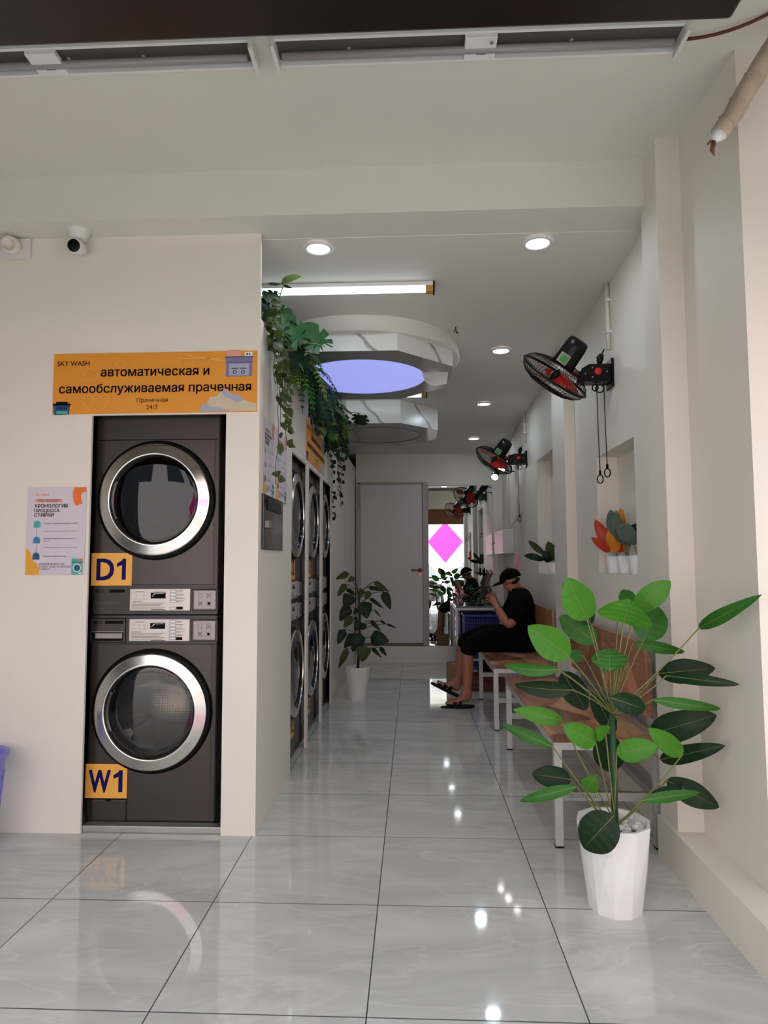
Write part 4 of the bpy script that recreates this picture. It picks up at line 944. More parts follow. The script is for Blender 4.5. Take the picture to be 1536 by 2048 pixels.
for (bx, by), (tx, ty), wd, dy, tone in L2:
    B_ = q2(bx, by, dy); T_ = q2(tx, ty, dy-0.02)
    leaf(fol, B_, T_, wd/6.825*Y2/F_PX, M_LEAFD if tone == 'D' else M_LEAFO, face=(EYE-PB2-B_), bow=.1, fold=.2, prof='heart', n=8)
    zz = max(0.33, min(q2(530, 470).z, B_.z-0.06)); sx = q2(540, 800).x*0.6
    pet.tube(curve_pts(Vector((sx, 0, zz)), B_, 0.012, 5), 0.0032, seg=5, cap=False)
fol.build('foliage', M_LEAFD, t, fix=False); pet.build('leaf_stalks', M_STEMB, t)

# --- small pots in the niches
def small_pot(loc, r, h, label):
    t = thing('niche_plant', label, 'plant', loc, 0, 'small potted plants in the wall niches')
    MB().lathe([(0.0, 0.0), (r*0.86, 0.0), (r*0.9, 0.004), (r, h), (r-0.004, h), (r-0.006, h-0.015), (0, h-0.017)], seg=28).build('pot', M_POT, t)
    return t
def sprout(t, specs, h, mats, prof='oblong', bow=.1, fold=.25):
    fol = MB(); st = MB()
    for (az, base, el, ln, wd, m) in specs:
        d = Vector((math.cos(az)*math.cos(el), math.sin(az)*math.cos(el), math.sin(el)))
        B_ = Vector((0, 0, h)) + d*base; T_ = B_+d*ln
        st.tube([(0, 0, h-0.02), B_], 0.002, seg=5)
        leaf(fol, B_, T_, wd, m, bow=bow, fold=fold, prof=prof, n=8, mid=None, face=Vector((-0.9, -1.2, 0.5)))
    st.build('stalks', M_STEMG, t); fol.build('foliage', mats, t, fix=False)
t = small_pot((1.180, 3.925, 1.172), 0.056, 0.098, 'small croton with red and orange leaves in a white niche pot')
sprout(t, [(R(165), .05, R(62), .20, .07, M_RED), (R(185), .045, R(38), .14, .05, M_RED), (R(235), .03, R(70), .16, .085, M_GOLD), (R(95), .04, R(72), .19, .08, M_RED), (R(300), .03, R(58), .15, .085, M_RED), (R(60), .04, R(80), .16, .06, M_GOLD), (R(200), .03, R(78), .15, .07, M_GOLD), (R(270), .05, R(80), .20, .06, M_RED)], 0.095, M_RED)
t = small_pot((1.182, 3.735, 1.172), 0.052, 0.10, 'small white pot with a grey green leaf, to the right of the croton')
sprout(t, [(R(130), .09, R(68), .20, .075, M_GREYL), (R(250), .08, R(45), .14, .10, M_GREYL), (R(200), .10, R(74), .16, .06, M_GREYL), (R(280), .10, R(60), .10, .07, M_LEAFD), (R(110), .14, R(80), .14, .05, M_GOLD)], 0.098, M_GREYL, bow=.35)
t = small_pot((1.182, 3.535, 1.172), 0.052, 0.10, 'small white pot at the near end of the large niche, cut by its edge')
sprout(t, [(R(120), .08, R(55), .14, .08, M_GREYL), (R(170), .06, R(70), .12, .07, M_GREYL)], 0.098, M_GREYL, bow=.3)
t = small_pot((1.175, 5.60, 1.135), 0.055, 0.095, 'small plant with long drooping green leaves in the far niche')
sprout(t, [(R(150), .10, R(40), .20, .055, M_LEAFO), (R(165), .09, R(15), .17, .06, M_LEAFD), (R(110), .04, R(65), .16, .08, M_LEAFO), (R(230), .03, R(60), .14, .09, M_LEAFO), (R(280), .03, R(70), .16, .07, M_LEAFO), (R(200), .03, R(40), .12, .09, M_LEAFD), (R(250), .03, R(55), .14, .08, M_LEAFO), (R(60), .03, R(60), .13, .09, M_LEAFD), (R(185), .03, R(72), .16, .07, M_LEAFO)], 0.09, M_LEAFO, bow=.3)

# --- artificial greenery along the top of the partition
ZT = 2.42
def frond(fol, st, P, d, ln, wd, m, droop, n=16):
    d = Vector(d).normalized(); pts = []
    for i in range(n+1):
        s_ = i/n; pts.append(Vector(P)+d*(ln*s_*(1-0.25*s_*droop))+Vector((0, 0, -droop*ln*0.75*s_*s_)))
    st.tube(pts, 0.002, m, 4, cap=False)
    for i in range(1, n):
        a = (pts[i+1]-pts[i]).normalized(); sd = a.cross(Vector((0.2, -0.3, 1))).normalized(); lw = wd*math.sin(PI*(0.12+0.86*i/n))**0.8
        for sg in (-1, 1):
            B_ = pts[i]; T_ = B_+sd*sg*lw+a*lw*0.35+Vector((0, 0, -0.15*lw))
            mid_ = (B_+T_)/2; k = a*(ln/n*0.40)
            fol.face([fol.V(B_), fol.V(mid_+k), fol.V(T_), fol.V(mid_-k)], m)
def monstera(fol, st, P, c, size, m, face, roll=0.0, root=None):
    "split leaf: outline with notches, centre c, facing the given way"
    f = Vector(face).normalized(); u, v, _ = basis(f); u, v = u*math.cos(roll)+v*math.sin(roll), v*math.cos(roll)-u*math.sin(roll)
    c = Vector(c); N_ = 44; out = []
    for k in range(N_):
        a = 2*PI*k/N_-PI; r = size*(0.5+0.08*math.cos(a))
        if abs(a) > 2.75: r *= 0.45
        elif 0.5 < abs(a) < 2.6 and k % 5 == 0: r *= 0.5
        out.append(fol.V(c+u*(r*math.cos(a)*1.15)+v*(r*math.sin(a))-f*(0.22*size*(math.sin(a)**2)*0.6)))
    cc = fol.V(c-u*size*0.1)
    for k in range(N_): fol.face([cc, out[k], out[(k+1) % N_]], m, True)
    st.tube(curve_pts(Vector(P), c-u*size*0.3, 0.03, 6), 0.003, M_STEMG, 5, cap=False)
def trailing(fol, st, P, ln, m, rng, lsz, step, sway, prof='heart', x_out=0.02, leaf_sp=1.0):
    pts = [Vector(P)]; n = int(ln/step); x, y = 0, 0
    for i in range(n):
        x += rng.uniform(-sway, sway); y += rng.uniform(-sway, sway)
        pts.append(Vector(P)+Vector((x_out*(1-math.exp(-i*0.5))+x*0.4, y, -step*(i+1))))
        pts[-1].x = max(pts[-1].x, 0.012)
    st.tube(pts, 0.0016, M_STEMB, 4, cap=False)
    for p in pts[1:]:
        if rng.random() > leaf_sp: continue
        d = Vector((rng.uniform(0.0, 0.6), rng.uniform(-1, 1), rng.uniform(-0.9, 0.1))).normalized(); B_ = p+d*0.012
        leaf(fol, B_, B_+d*lsz*rng.uniform(.7, 1.15), lsz*rng.uniform(.65, .95), m, face=Vector((0.8, -1, 0.2))+Vector((rng.uniform(-.5, .5),)*3), prof=prof, n=5, bow=.1, fold=.15)
def green(name, y, label, cat='plant'):
    return thing(name, label, cat, (LX, y, ZT), 0, 'artificial plants on top of the partition')
rng = random.Random(11)
# trailing vine by the corner
t = green('trailing_vine', 3.25, 'olive trailing vine hanging at the corner over the nearest poster')
fol, st = MB(), MB()
for k, (dx, dy, ln, sp) in enumerate(((0.0, -.04, .34, .95), (0.02, 0.0, .55, .9), (0.0, .03, .42, .95), (.02, .06, .62, .8), (0.01, .09, .46, .8), (0.02, -.02, .86, .55), (0, .05, .30, 1), (.01, .12, .40, .8), (.02, .15, .34, .8))):
    trailing(fol, st, (dx, dy, 0.03), ln, M_LEAFO, rng, 0.052, 0.036, 0.014, x_out=0.05, leaf_sp=sp)
for k in range(44):
    c = Vector((rng.uniform(-.05, .07), rng.uniform(-.08, .20), rng.uniform(-.10, .12))); d = Vector((rng.uniform(-.2, .8), rng.uniform(-1, 1), rng.uniform(-.7, .5))).normalized()
    leaf(fol, c, c+d*0.055, 0.045, M_LEAFO, face=Vector((.6, -1, .3)), prof='heart', n=5)
st.build('stems', M_STEMB, t); fol.build('foliage', M_LEAFO, t, fix=False)
# upright split leaf at the corner
t = green('split_leaf_plant', 3.36, 'dark split-leaf plant standing up toward the long tube light')
fol, st = MB(), MB()
for c, sz, fc, rl in (((.02, -.04, .20), .10, (.5, -1, .5), .2), ((.05, -.02, .27), .12, (.2, -.4, 1), .6), ((.0, -.06, .13), .10, (.5, -1, .2), -.3), ((.06, .05, .16), .09, (.5, -1, .8), 1.2)):
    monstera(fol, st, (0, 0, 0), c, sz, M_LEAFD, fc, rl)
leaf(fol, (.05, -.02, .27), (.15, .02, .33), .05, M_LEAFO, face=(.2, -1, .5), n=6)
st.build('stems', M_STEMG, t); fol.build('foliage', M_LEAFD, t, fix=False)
# big bright monstera
t = green('split_leaf_plant', 3.62, 'green split-leaf plant with two large leaves, near the long tube light')
fol, st = MB(), MB()
for c, sz, m, fc, rl in (((.09, -.06, .08), .21, M_LEAFH, (.6, -1, .25), -.9), ((.02, -.10, .10), .20, M_LEAFH, (.5, -1, .1), -1.3), ((.20, .04, .08), .19, M_LEAFH, (.4, -1, .35), -.9), ((.03, .08, .03), .20, M_LEAFD, (.8, -1, .2), -1.5), ((.10, .05, -.05), .17, M_LEAFD, (.8, -1, 0), -1.2), ((.04, -.04, .16), .12, M_GREYL, (.1, -.3, 1), .3)):
    monstera(fol, st, (0, 0, 0), c, sz, m, fc, rl)
st.build('stems', M_STEMG, t); fol.build('foliage', M_LEAFH, t, fix=False)
def fern(y, label, n, spread, seed, ycol):
    t = green('fern', y, label); fol, st = MB(), MB(); r = random.Random(seed)
    for k in range(n):
        d = (r.uniform(.25, 1.0), r.uniform(-spread, spread), r.uniform(.0, .7)); m = M_LEAFY if r.random() < ycol else (M_LEAFD if r.random() < .6 else M_LEAF)
        frond(fol, st, (0, r.uniform(-.12, .12), r.uniform(-.04, .05)), d, r.uniform(.24, .40), r.uniform(.034, .052), m, r.uniform(.5, 1.5))
    st.build('stems', M_LEAFD, t); fol.build('foliage', M_LEAFD, t, fix=False); return t
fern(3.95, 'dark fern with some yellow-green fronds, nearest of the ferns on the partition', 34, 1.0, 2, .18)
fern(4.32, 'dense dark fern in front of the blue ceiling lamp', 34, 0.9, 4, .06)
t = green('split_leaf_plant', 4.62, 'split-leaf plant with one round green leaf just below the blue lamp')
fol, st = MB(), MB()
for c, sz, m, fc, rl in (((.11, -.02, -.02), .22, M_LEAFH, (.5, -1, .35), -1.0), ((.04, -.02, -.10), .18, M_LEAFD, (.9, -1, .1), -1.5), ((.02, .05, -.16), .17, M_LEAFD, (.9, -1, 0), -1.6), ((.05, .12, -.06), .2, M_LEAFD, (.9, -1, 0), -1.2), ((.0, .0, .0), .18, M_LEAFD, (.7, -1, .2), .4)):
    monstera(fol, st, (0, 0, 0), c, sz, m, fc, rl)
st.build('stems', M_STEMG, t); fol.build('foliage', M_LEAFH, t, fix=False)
t = green('pothos', 4.92, 'pale variegated pothos hanging above the corridor banner')
fol, st = MB(), MB(); r = random.Random(8)
for k in range(60):
    c = Vector((r.uniform(0, .12), r.uniform(-.2, .2), r.uniform(-.22, .08))); d = Vector((r.uniform(.1, .8), r.uniform(-.8, .8), r.uniform(-1, .1))).normalized()
    leaf(fol, c, c+d*.085, .06, r.choice((M_LEAFO, M_LEAF, M_LEAFD, M_LEAFY)), face=Vector((.8, -1, .3)), prof='heart', n=6)
    st.tube([(0, c.y*.5, 0), c], 0.0016, seg=4, cap=False)
st.build('stems', M_STEMG, t); fol.build('foliage', M_LEAF, t, fix=False)
fern(5.22, 'fern with a yellow-green frond hanging beside the far end of the corridor banner', 36, .8, 21, .15)
t = green('split_leaf_plant', 5.40, 'dark split-leaf plant reaching out over the corridor toward the unlit lamp')
fol, st = MB(), MB()
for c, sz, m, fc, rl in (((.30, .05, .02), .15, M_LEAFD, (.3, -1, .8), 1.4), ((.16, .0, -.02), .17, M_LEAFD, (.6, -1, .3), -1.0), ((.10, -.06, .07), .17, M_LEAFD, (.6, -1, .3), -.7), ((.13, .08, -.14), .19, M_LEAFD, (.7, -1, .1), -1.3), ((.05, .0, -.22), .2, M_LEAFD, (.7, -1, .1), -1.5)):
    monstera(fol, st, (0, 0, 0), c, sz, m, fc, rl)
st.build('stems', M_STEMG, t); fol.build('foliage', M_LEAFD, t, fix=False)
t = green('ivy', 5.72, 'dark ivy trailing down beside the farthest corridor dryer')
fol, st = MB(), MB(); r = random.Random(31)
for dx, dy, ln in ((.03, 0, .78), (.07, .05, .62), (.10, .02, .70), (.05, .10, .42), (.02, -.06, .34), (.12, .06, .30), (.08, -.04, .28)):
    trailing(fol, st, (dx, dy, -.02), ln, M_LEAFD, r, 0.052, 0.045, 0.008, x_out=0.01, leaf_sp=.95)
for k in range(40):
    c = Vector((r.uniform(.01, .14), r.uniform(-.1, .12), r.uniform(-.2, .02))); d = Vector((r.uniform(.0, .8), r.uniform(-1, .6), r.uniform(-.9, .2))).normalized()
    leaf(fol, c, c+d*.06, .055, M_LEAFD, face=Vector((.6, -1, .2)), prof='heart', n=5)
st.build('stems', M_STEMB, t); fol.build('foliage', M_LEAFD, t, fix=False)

# ================================================================== THE MAN ON THE FAR BENCH
P0 = Vector((0.93, 5.90, 0.47))
t = thing('person', 'man in black cap, t-shirt and shorts sitting on the far bench, holding a phone', 'person', P0)
def W(x, y, z): return Vector((x, y, z))-P0
sk = {
 'pel': (W(.935, 5.90, .585), (.125, .10)), 'wai': (W(.965, 5.90, .70), (.115, .095)), 'che': (W(.965, 5.90, .83), (.125, .105)), 'upc': (W(.935, 5.90, .925), (.105, .085)),
 'nec': (W(.895, 5.90, 1.0), .050), 'hd0': (W(.862, 5.90, 1.045), (.060, .066)), 'hd1': (W(.842, 5.90, 1.085), (.074, .082)), 'hd2': (W(.848, 5.90, 1.125), (.066, .072)),
 'nos': (W(.765, 5.90, 1.062), .012), 'chn': (W(.800, 5.90, 1.012), .030), 'lip': (W(.782, 5.90, 1.035), .018),
 'earl': (W(.862, 5.813, 1.072), .013), 'earr': (W(.862, 5.987, 1.072), .013),
 'shl': (W(.945, 5.715, .915), .066), 'ell': (W(.800, 5.665, .695), .044), 'fol': (W(.745, 5.715, .785), .040), 'wrl': (W(.705, 5.765, .865), .027), 'pal': (W(.685, 5.795, .905), (.036, .020)),
 'shr': (W(.945, 6.085, .915), .066), 'elr': (W(.815, 6.135, .70), .044), 'for': (W(.775, 6.075, .79), .040), 'wrr': (W(.735, 6.005, .865), .027), 'par': (W(.708, 5.968, .905), (.036, .020)),
 'hpl': (W(.875, 5.805, .560), .092), 'thl': (W(.66, 5.795, .585), .082), 'knl': (W(.445, 5.785, .515), .060), 'cal': (W(.462, 5.785, .36), .056), 'anl': (W(.448, 5.785, .105), .032), 'hel': (W(.470, 5.785, .045), .032), 'bal': (W(.335, 5.782, .042), (.036, .024)), 'tol': (W(.262, 5.780, .036), (.034, .016)),
 'hpr': (W(.885, 5.995, .560), .092), 'thr': (W(.66, 6.06, .59), .082), 'knr': (W(.440, 6.10, .530), .060), 'car': (W(.432, 6.11, .37), .056), 'anr': (W(.388, 6.115, .135), .032), 'her': (W(.398, 6.115, .072), .032), 'bar': (W(.268, 6.115, .125), (.036, .024)), 'tor': (W(.205, 6.115, .165), (.034, .016)),
}
ed = [('pel', 'wai'), ('wai', 'che'), ('che', 'upc'), ('upc', 'nec'), ('nec', 'hd0'), ('hd0', 'hd1'), ('hd1', 'hd2'), ('hd1', 'nos'), ('hd0', 'chn'), ('hd0', 'lip'), ('hd1', 'earl'), ('hd1', 'earr'),
 ('upc', 'shl'), ('shl', 'ell'), ('ell', 'fol'), ('fol', 'wrl'), ('wrl', 'pal'), ('upc', 'shr'), ('shr', 'elr'), ('elr', 'for'), ('for', 'wrr'), ('wrr', 'par'),
 ('pel', 'hpl'), ('hpl', 'thl'), ('thl', 'knl'), ('knl', 'cal'), ('cal', 'anl'), ('anl', 'hel'), ('anl', 'bal'), ('bal', 'tol'), ('pel', 'hpr'), ('hpr', 'thr'), ('thr', 'knr'), ('knr', 'car'), ('car', 'anr'), ('anr', 'her'), ('anr', 'bar'), ('bar', 'tor')]
def hand(side, palm, dirs):
    for i, (p1, p2, p3, r) in enumerate(dirs):
        a = '%s%d' % (side, i)
        sk[a+'a'] = (palm+Vector(p1), r); sk[a+'b'] = (palm+Vector(p2), r*0.92); sk[a+'c'] = (palm+Vector(p3), r*0.8)
        ed.extend([('pa'+side[0], a+'a'), (a+'a', a+'b'), (a+'b', a+'c')])
hand('l', sk['pal'][0], [((-.012, .030, .042), (-.034, .052, .050), (-.050, .060, .036), .0085), ((-.022, .030, .026), (-.046, .052, .030), (-.060, .060, .016), .009), ((-.028, .028, .008), (-.052, .050, .008), (-.062, .056, -.006), .0088), ((-.030, .024, -.010), (-.050, .042, -.014), (-.056, .048, -.026), .0078), ((.018, .020, .030), (.006, .036, .056), (-.012, .048, .068), .0098)])
hand('r', sk['par'][0], [((-.014, -.024, .040), (-.034, -.046, .046), (-.050, -.056, .030), .0085), ((-.024, -.024, .024), (-.046, -.046, .026), (-.060, -.054, .010), .009), ((-.030, -.022, .006), (-.052, -.042, .004), (-.064, -.050, -.010), .0088), ((-.032, -.018, -.012), (-.050, -.034, -.018), (-.058, -.042, -.030), .0078), ((.014, -.020, .030), (-.002, -.040, .052), (-.022, -.056, .056), .0098)])
skin_mesh('body', sk, ed, 'pel', M_SKIN, t)
g = 0.016
sh = {k: (sk[k][0].copy(), tuple(r+g for r in (sk[k][1] if isinstance(sk[k][1], tuple) else (sk[k][1],)*2))) for k in ('pel', 'wai', 'che', 'upc', 'shl', 'shr')}
sh['hem'] = (W(.93, 5.90, .535), (.148, .12)); sh['pel'] = (sh['pel'][0], (.152, .122)); sh['wai'] = (sh['wai'][0], (.142, .118)); sh['che'] = (sh['che'][0], (.14, .122))
sh['col'] = (W(.905, 5.90, .985), .070); sh['upc'] = (sh['upc'][0], (.13, .112)); sh['shl'] = (sh['shl'][0], .094); sh['shr'] = (sh['shr'][0], .094)
for s_, e_ in (('l', 'ell'), ('r', 'elr')): sh['sl'+s_] = (sk['sh'+s_][0].lerp(sk[e_][0], .45), .080); sh['sm'+s_] = (sk['sh'+s_][0].lerp(sk[e_][0], .86), .076)
skin_mesh('t_shirt', sh, [('hem', 'pel'), ('pel', 'wai'), ('wai', 'che'), ('che', 'upc'), ('upc', 'col'), ('upc', 'shl'), ('upc', 'shr'), ('shl', 'sll'), ('sll', 'sml'), ('shr', 'slr'), ('slr', 'smr')], 'pel', M_CLOTH, t)
so_ = {'pel': (W(.93, 5.90, .575), (.146, .118))}
for s_ in 'lr':
    for k, r in (('hp', .120), ('th', .112)): so_[k+s_] = (sk[k+s_][0].copy(), r)
    kn = sk['kn'+s_][0]; so_['kn'+s_] = (kn+Vector((.012, 0, -.005)), .086); so_['hm'+s_] = (kn+Vector((.030, 0, -.085)), .088)
skin_mesh('shorts', so_, [('pel', 'hpl'), ('hpl', 'thl'), ('thl', 'knl'), ('knl', 'hml'), ('pel', 'hpr'), ('hpr', 'thr'), ('thr', 'knr'), ('knr', 'hmr')], 'pel', M_CLOTH, t)
# cap
b = MB(); T_ = Matrix.Rotation(R(-16), 3, 'Y'); hc = W(.852, 5.90, 1.088); rows = []
for i in range(8):
    a = PI/2*i/7; rows.append([hc + T_ @ Vector((0.098*math.cos(a)*math.cos(2*PI*k/24), 0.088*math.cos(a)*math.sin(2*PI*k/24), 0.088*math.sin(a)+0.004)) for k in range(24)])
vv = [[b.V(p) for p in r_] for r_ in rows]
for r0, r1 in zip(vv, vv[1:]):
    for k in range(24): b.face([r0[k], r0[(k+1) % 24], r1[(k+1) % 24], r1[k]], None, True)
up_, lo_ = [], []
for j in range(9):
    a = R(180-62+124*j/8)
    inn = hc+T_ @ Vector((.096*math.cos(a), .086*math.sin(a), .006)); out_ = hc+T_ @ Vector((.096*math.cos(a)-.085*math.cos(R(-62+124*j/8))**.6, .08*math.sin(a), -.016))
    up_.append((b.V(inn), b.V(out_))); lo_.append((b.V(inn-Vector((0, 0, .006))), b.V(out_-Vector((0, 0, .005)))))
for s_ in (up_, lo_):
    for (a, c), (d_, e_) in zip(s_, s_[1:]): b.face([a, c, e_, d_], None, True)
for (a, c), (d_, e_) in zip(zip(up_, up_[1:]), zip(lo_, lo_[1:])): b.face([a[1], c[1], e_[1], d_[1]])
b.ball(hc+T_ @ Vector((0, 0, .094)), .008)
b.build('cap', M_CLOTH, t)
b = MB(); rows = []
for i in range(5):
    z_ = -.045+.055*i/4; rows.append([b.V(hc+Vector((.004+(.079-.02*(1-i/4))*math.cos(a), (.079-.012*(1-i/4))*math.sin(a), z_))) for a in [R(-95+190*k/16) for k in range(17)]])
for r0, r1 in zip(rows, rows[1:]):
    for k in range(16): b.face([r0[k], r0[k+1], r1[k+1], r1[k]], None, True)
b.build('hair', M_HAIR, t)
b = MB()
for sg in (-1, 1):
    b.torus(.021, .0018, o=W(.770, 5.90+sg*.032, 1.078), ax=(1, sg*.15, -.25), seg=20, sg=5); b.tube([W(.772, 5.90+sg*.053, 1.082), W(.80, 5.90+sg*.078, 1.082), W(.862, 5.90+sg*.086, 1.080)], .0018, seg=5)
b.tube([W(.768, 5.89, 1.08), W(.768, 5.91, 1.08)], .0016, seg=5); b.build('glasses', M_BLACK, t)
for s_, an in (('l', 0.0), ('r', R(25))):
    h_, bl, to = sk['he'+s_][0], sk['ba'+s_][0], sk['to'+s_][0]; o_ = bpy.data.objects.new('sandal', None); C.objects.link(o_); o_.parent = t
    b = MB(); d = (to-h_).normalized(); nn = Vector((0, 1, 0)).cross(d).normalized(); nn = nn if nn.z > 0 else -nn; L = (to-h_).length
    out_ = []
    for k in range(20):
        a = 2*PI*k/20; out_.append((h_+to)/2+d*(L*.5+.040)*math.cos(a)+Vector((0, 1, 0))*(.046*math.sin(a)*(1-.12*math.cos(a))))
    off = -.030 if s_ == 'l' else -.034
    lo2 = [b.V(p+nn*(off-.014)) for p in out_]; hi2 = [b.V(p+nn*(off+.006)) for p in out_]
    b.face(lo2); b.face(hi2)
    for k in range(20): b.face([lo2[k], lo2[(k+1) % 20], hi2[(k+1) % 20], hi2[k]])
    b.build('sole', M_RUBBER, o_)
    for nm, f, w_, hh, wid in (('toe_strap', .84, .047, .034, .034), ('instep_strap', .60, .049, .052, .032), ('heel_strap', .36, .050, .060, .022)):
        b = MB(); c = h_.lerp(to, f); rows = []
        for kk in range(9):
            a = PI*kk/8; p = c+Vector((0, 1, 0))*(w_*math.cos(a))+nn*(off+hh*math.sin(a)+.004)
            rows.append([b.V(p-d*wid/2), b.V(p+d*wid/2)])
        for r0, r1 in zip(rows, rows[1:]): b.face([r0[0], r0[1], r1[1], r1[0]], None, True)
        b.build(nm, M_RUBBER, o_)
b = MB(); b.torus(.030, .006, o=sk['wrl'][0]+Vector((.012, -.012, -.022)), ax=(sk['wrl'][0]-sk['fol'][0]), seg=20, sg=6); b.build('wristwatch', M_STEEL, t)
ph = thing('phone', 'dark phone held upright in the hands of the seated man', 'phone', (.632, 5.880, .945))
b = MB(); b.box(-.0045, .0045, -.038, .038, -.078, .078, bev=.003, rot=Matrix.Rotation(R(38), 3, 'Z') @ Matrix.Rotation(R(-22), 3, 'Y')); b.build('case', M_SCREEN, ph)

# ================================================================== BACK CORNER
MI = thing('wall_mirror', 'tall frameless mirror on the back wall beside the door', 'mirror', (0.594, BY-0.020, 0.2)); MI.rotation_euler = (R(-0.45), 0, 0)
MB().box(-0.400, 0.400, -0.012, 0.0, 0.0, 1.985).build('glass', M_MIRROR, MI)
MB().box(-0.404, 0.404, -0.010, 0.001, -0.006, 0.0).box(-0.404, 0.404, -0.010, 0.001, 1.985, 1.989).build('edge_trim', M_GREYP, MI)
TB = thing('table', 'narrow steel framed table in front of the mirror', 'table', (0.76, 8.02, 0))
TX0, TX1, TY0, TY1 = -0.275, 0.26, -0.27, 0.26
MB().box(TX0, TX1, TY0, TY1, 0.705, 0.722, bev=.003).build('table_top', M_GLASSY, TB)
b = MB()
for yy in (TY0+.012, TY1-.012): b.box(TX0, TX1, yy-.012, yy+.012, .675, .704)
for xx in (TX0+.012, TX1-.012): b.box(xx-.012, xx+.012, TY0+.024, TY1-.024, .675, .704)
b.build('table_frame', M_LEG, TB)
for xx in (TX0+.013, TX1-.013):
    for yy in (TY0+.013, TY1-.013): MB().box(xx-.013, xx+.013, yy-.013, yy+.013, 0, .675).build('leg', M_LEG, TB)
MB().box(TX0+.03, TX1-.03, TY0+.002, TY0+.022, .10, .125).build('stretcher', M_LEG, TB)
def lattice_bin(name, label, cat, loc, r0, r1, h, m, sq=False, bars=26, rows=9):
    t = thing(name, label, cat, loc)
    b = MB()
    for k in range(bars):
        for sg in (-1, 1):
            pts = []
            for i in range(9):
                f = i/8; a = 2*PI*k/bars+sg*f*0.7; r = r0+(r1-r0)*(0.12+0.70*f)
                pts.append((r*math.cos(a), r*math.sin(a), h*(0.12+0.70*f)))
            b.tube(pts, 0.0032, seg=5, cap=False)
    for i in range(rows):
        f = (i+.5)/rows; b.torus(r0+(r1-r0)*(0.12+0.70*f), 0.0026, o=(0, 0, h*(0.12+0.70*f)), seg=48, sg=5)
    b.build('lattice_wall', m, t)
    MB().lathe([(0, .004), (r0-.006, .004), (r0, .012), (r0+(r1-r0)*.13, h*.13), (r0+(r1-r0)*.13-.004, h*.13), (r0-.008, .012), (0, .010)], seg=48).build('base', m, t)
    MB().lathe([(r0+(r1-r0)*.81, h*.81), (r1-.004, h*.97), (r1+.012, h*.985), (r1+.014, h), (r1-.002, h+.003), (r1-.008, h*.97), (r0+(r1-r0)*.81-.004, h*.81)], seg=48).build('rim', m, t)
    return t
lattice_bin('laundry_basket', 'lavender plastic lattice laundry basket on the porch floor, left edge', 'basket', (-1.985, 2.88, 0), .150, .185, .405, M_LAV)
cr = thing('crate', 'blue violet plastic mesh crate standing under the table', 'crate', (0.79, 7.97, 0))
b = MB(); w2, d2, hh = .20, .19, .60
for i in range(15):
    x = -w2+2*w2*i/14; b.box(x-.0035, x+.0035, -d2, -d2+.006, .03, hh); b.box(x-.0035, x+.0035, d2-.006, d2, .03, hh)
for i in range(15):
    y = -d2+2*d2*i/14; b.box(-w2, -w2+.006, y-.0035, y+.0035, .03, hh); b.box(w2-.006, w2, y-.0035, y+.0035, .03, hh)
for i in range(16):
    z = .03+(hh-.03)*i/15; b.box(-w2, w2, -d2-.001, -d2+.005, z-.0035, z+.0035); b.box(-w2, w2, d2-.005, d2+.001, z-.0035, z+.0035); b.box(-w2-.001, -w2+.005, -d2, d2, z-.0035, z+.0035); b.box(w2-.005, w2+.001, -d2, d2, z-.0035, z+.0035)
b.build('mesh_wall', M_BLUEPL, cr)
MB().box(-w2, w2, -d2, d2, 0, .03).build('base', M_BLUEPL, cr)
MB().box(-w2-.012, w2+.012, -d2-.012, d2+.012, hh, hh+.025, bev=.004).build('lid', M_BLUEPL, cr)
MB().box(-w2+.012, w2-.012, -d2+.012, d2-.012, .035, hh-.02).build('contents', mat('dark blue laundry', (34, 34, 84), 0.9), cr)
cu = thing('drink_cup', 'clear plastic cup with a pink straw on the table', 'cup', (0.553, 7.82, 0.722))
MB().lathe([(0.0, .002), (.030, .002), (.044, .135), (.046, .138)], seg=28).build('cup_wall', G_CUP, cu, fix=False)
MB().lathe([(0.0, .006), (.029, .006), (.034, .050), (0.0, .050)], seg=24).build('drink', M_BUBBLE, cu)
MB().tube([(.012, 0, .01), (-.004, 0, .19)], .005, seg=8).build('straw', M_BUBBLE, cu)
MB().torus(.045, .002, o=(0, 0, .138), seg=28, sg=5).build('rim', M_PLAST, cu)
bo = thing('bonsai', 'driftwood bonsai with green leaves on the table by the mirror', 'plant', (0.90, 8.13, 0.722))
MB().box(-.075, .075, -.05, .05, 0, .05, bev=.006).build('tray', M_GREYP, bo)
b = MB(); b.tube([(0, 0, .04), (.03, -.01, .14), (-.02, -.005, .24), (.02, 0, .34), (-.01, .0, .40)], .02, seg=9, rs=[.032, .030, .034, .028, .014]); b.tube([(-.01, 0, .20), (-.10, -.03, .17), (-.19, -.03, .11)], .012, seg=7, rs=[.016, .012, .006]); b.tube([(.01, 0, .30), (.05, -.02, .37), (.03, -.02, .41)], .012, seg=7, rs=[.018, .014, .010]); b.build('trunk', M_BARK, bo)
fol, st = MB(), MB(); r = random.Random(9)
for k in range(70):
    c = Vector((r.uniform(-.24, .06), r.uniform(-.10, .06), r.uniform(.03, .19))); d = Vector((r.uniform(-1, 1), r.uniform(-1, .3), r.uniform(-.4, .8))).normalized()
    leaf(fol, c, c+d*.055, .028, r.choice((M_LEAF, M_LEAFD, M_LEAFB)), n=5, prof='lance')
for k in range(9):
    d = Vector((r.uniform(-1, .2), r.uniform(-.6, .2), r.uniform(.1, .6))).normalized(); leaf(fol, Vector((-.04, 0, .33)), Vector((-.04, 0, .33))+d*.13, .03, M_LEAFD, n=6, prof='lance')
fol.build('foliage', M_LEAF, bo, fix=False)
fl = thing('flower_bunch', 'small red and white flower bunch behind the drink cup', 'flowers', (0.56, 8.20, 0.722))
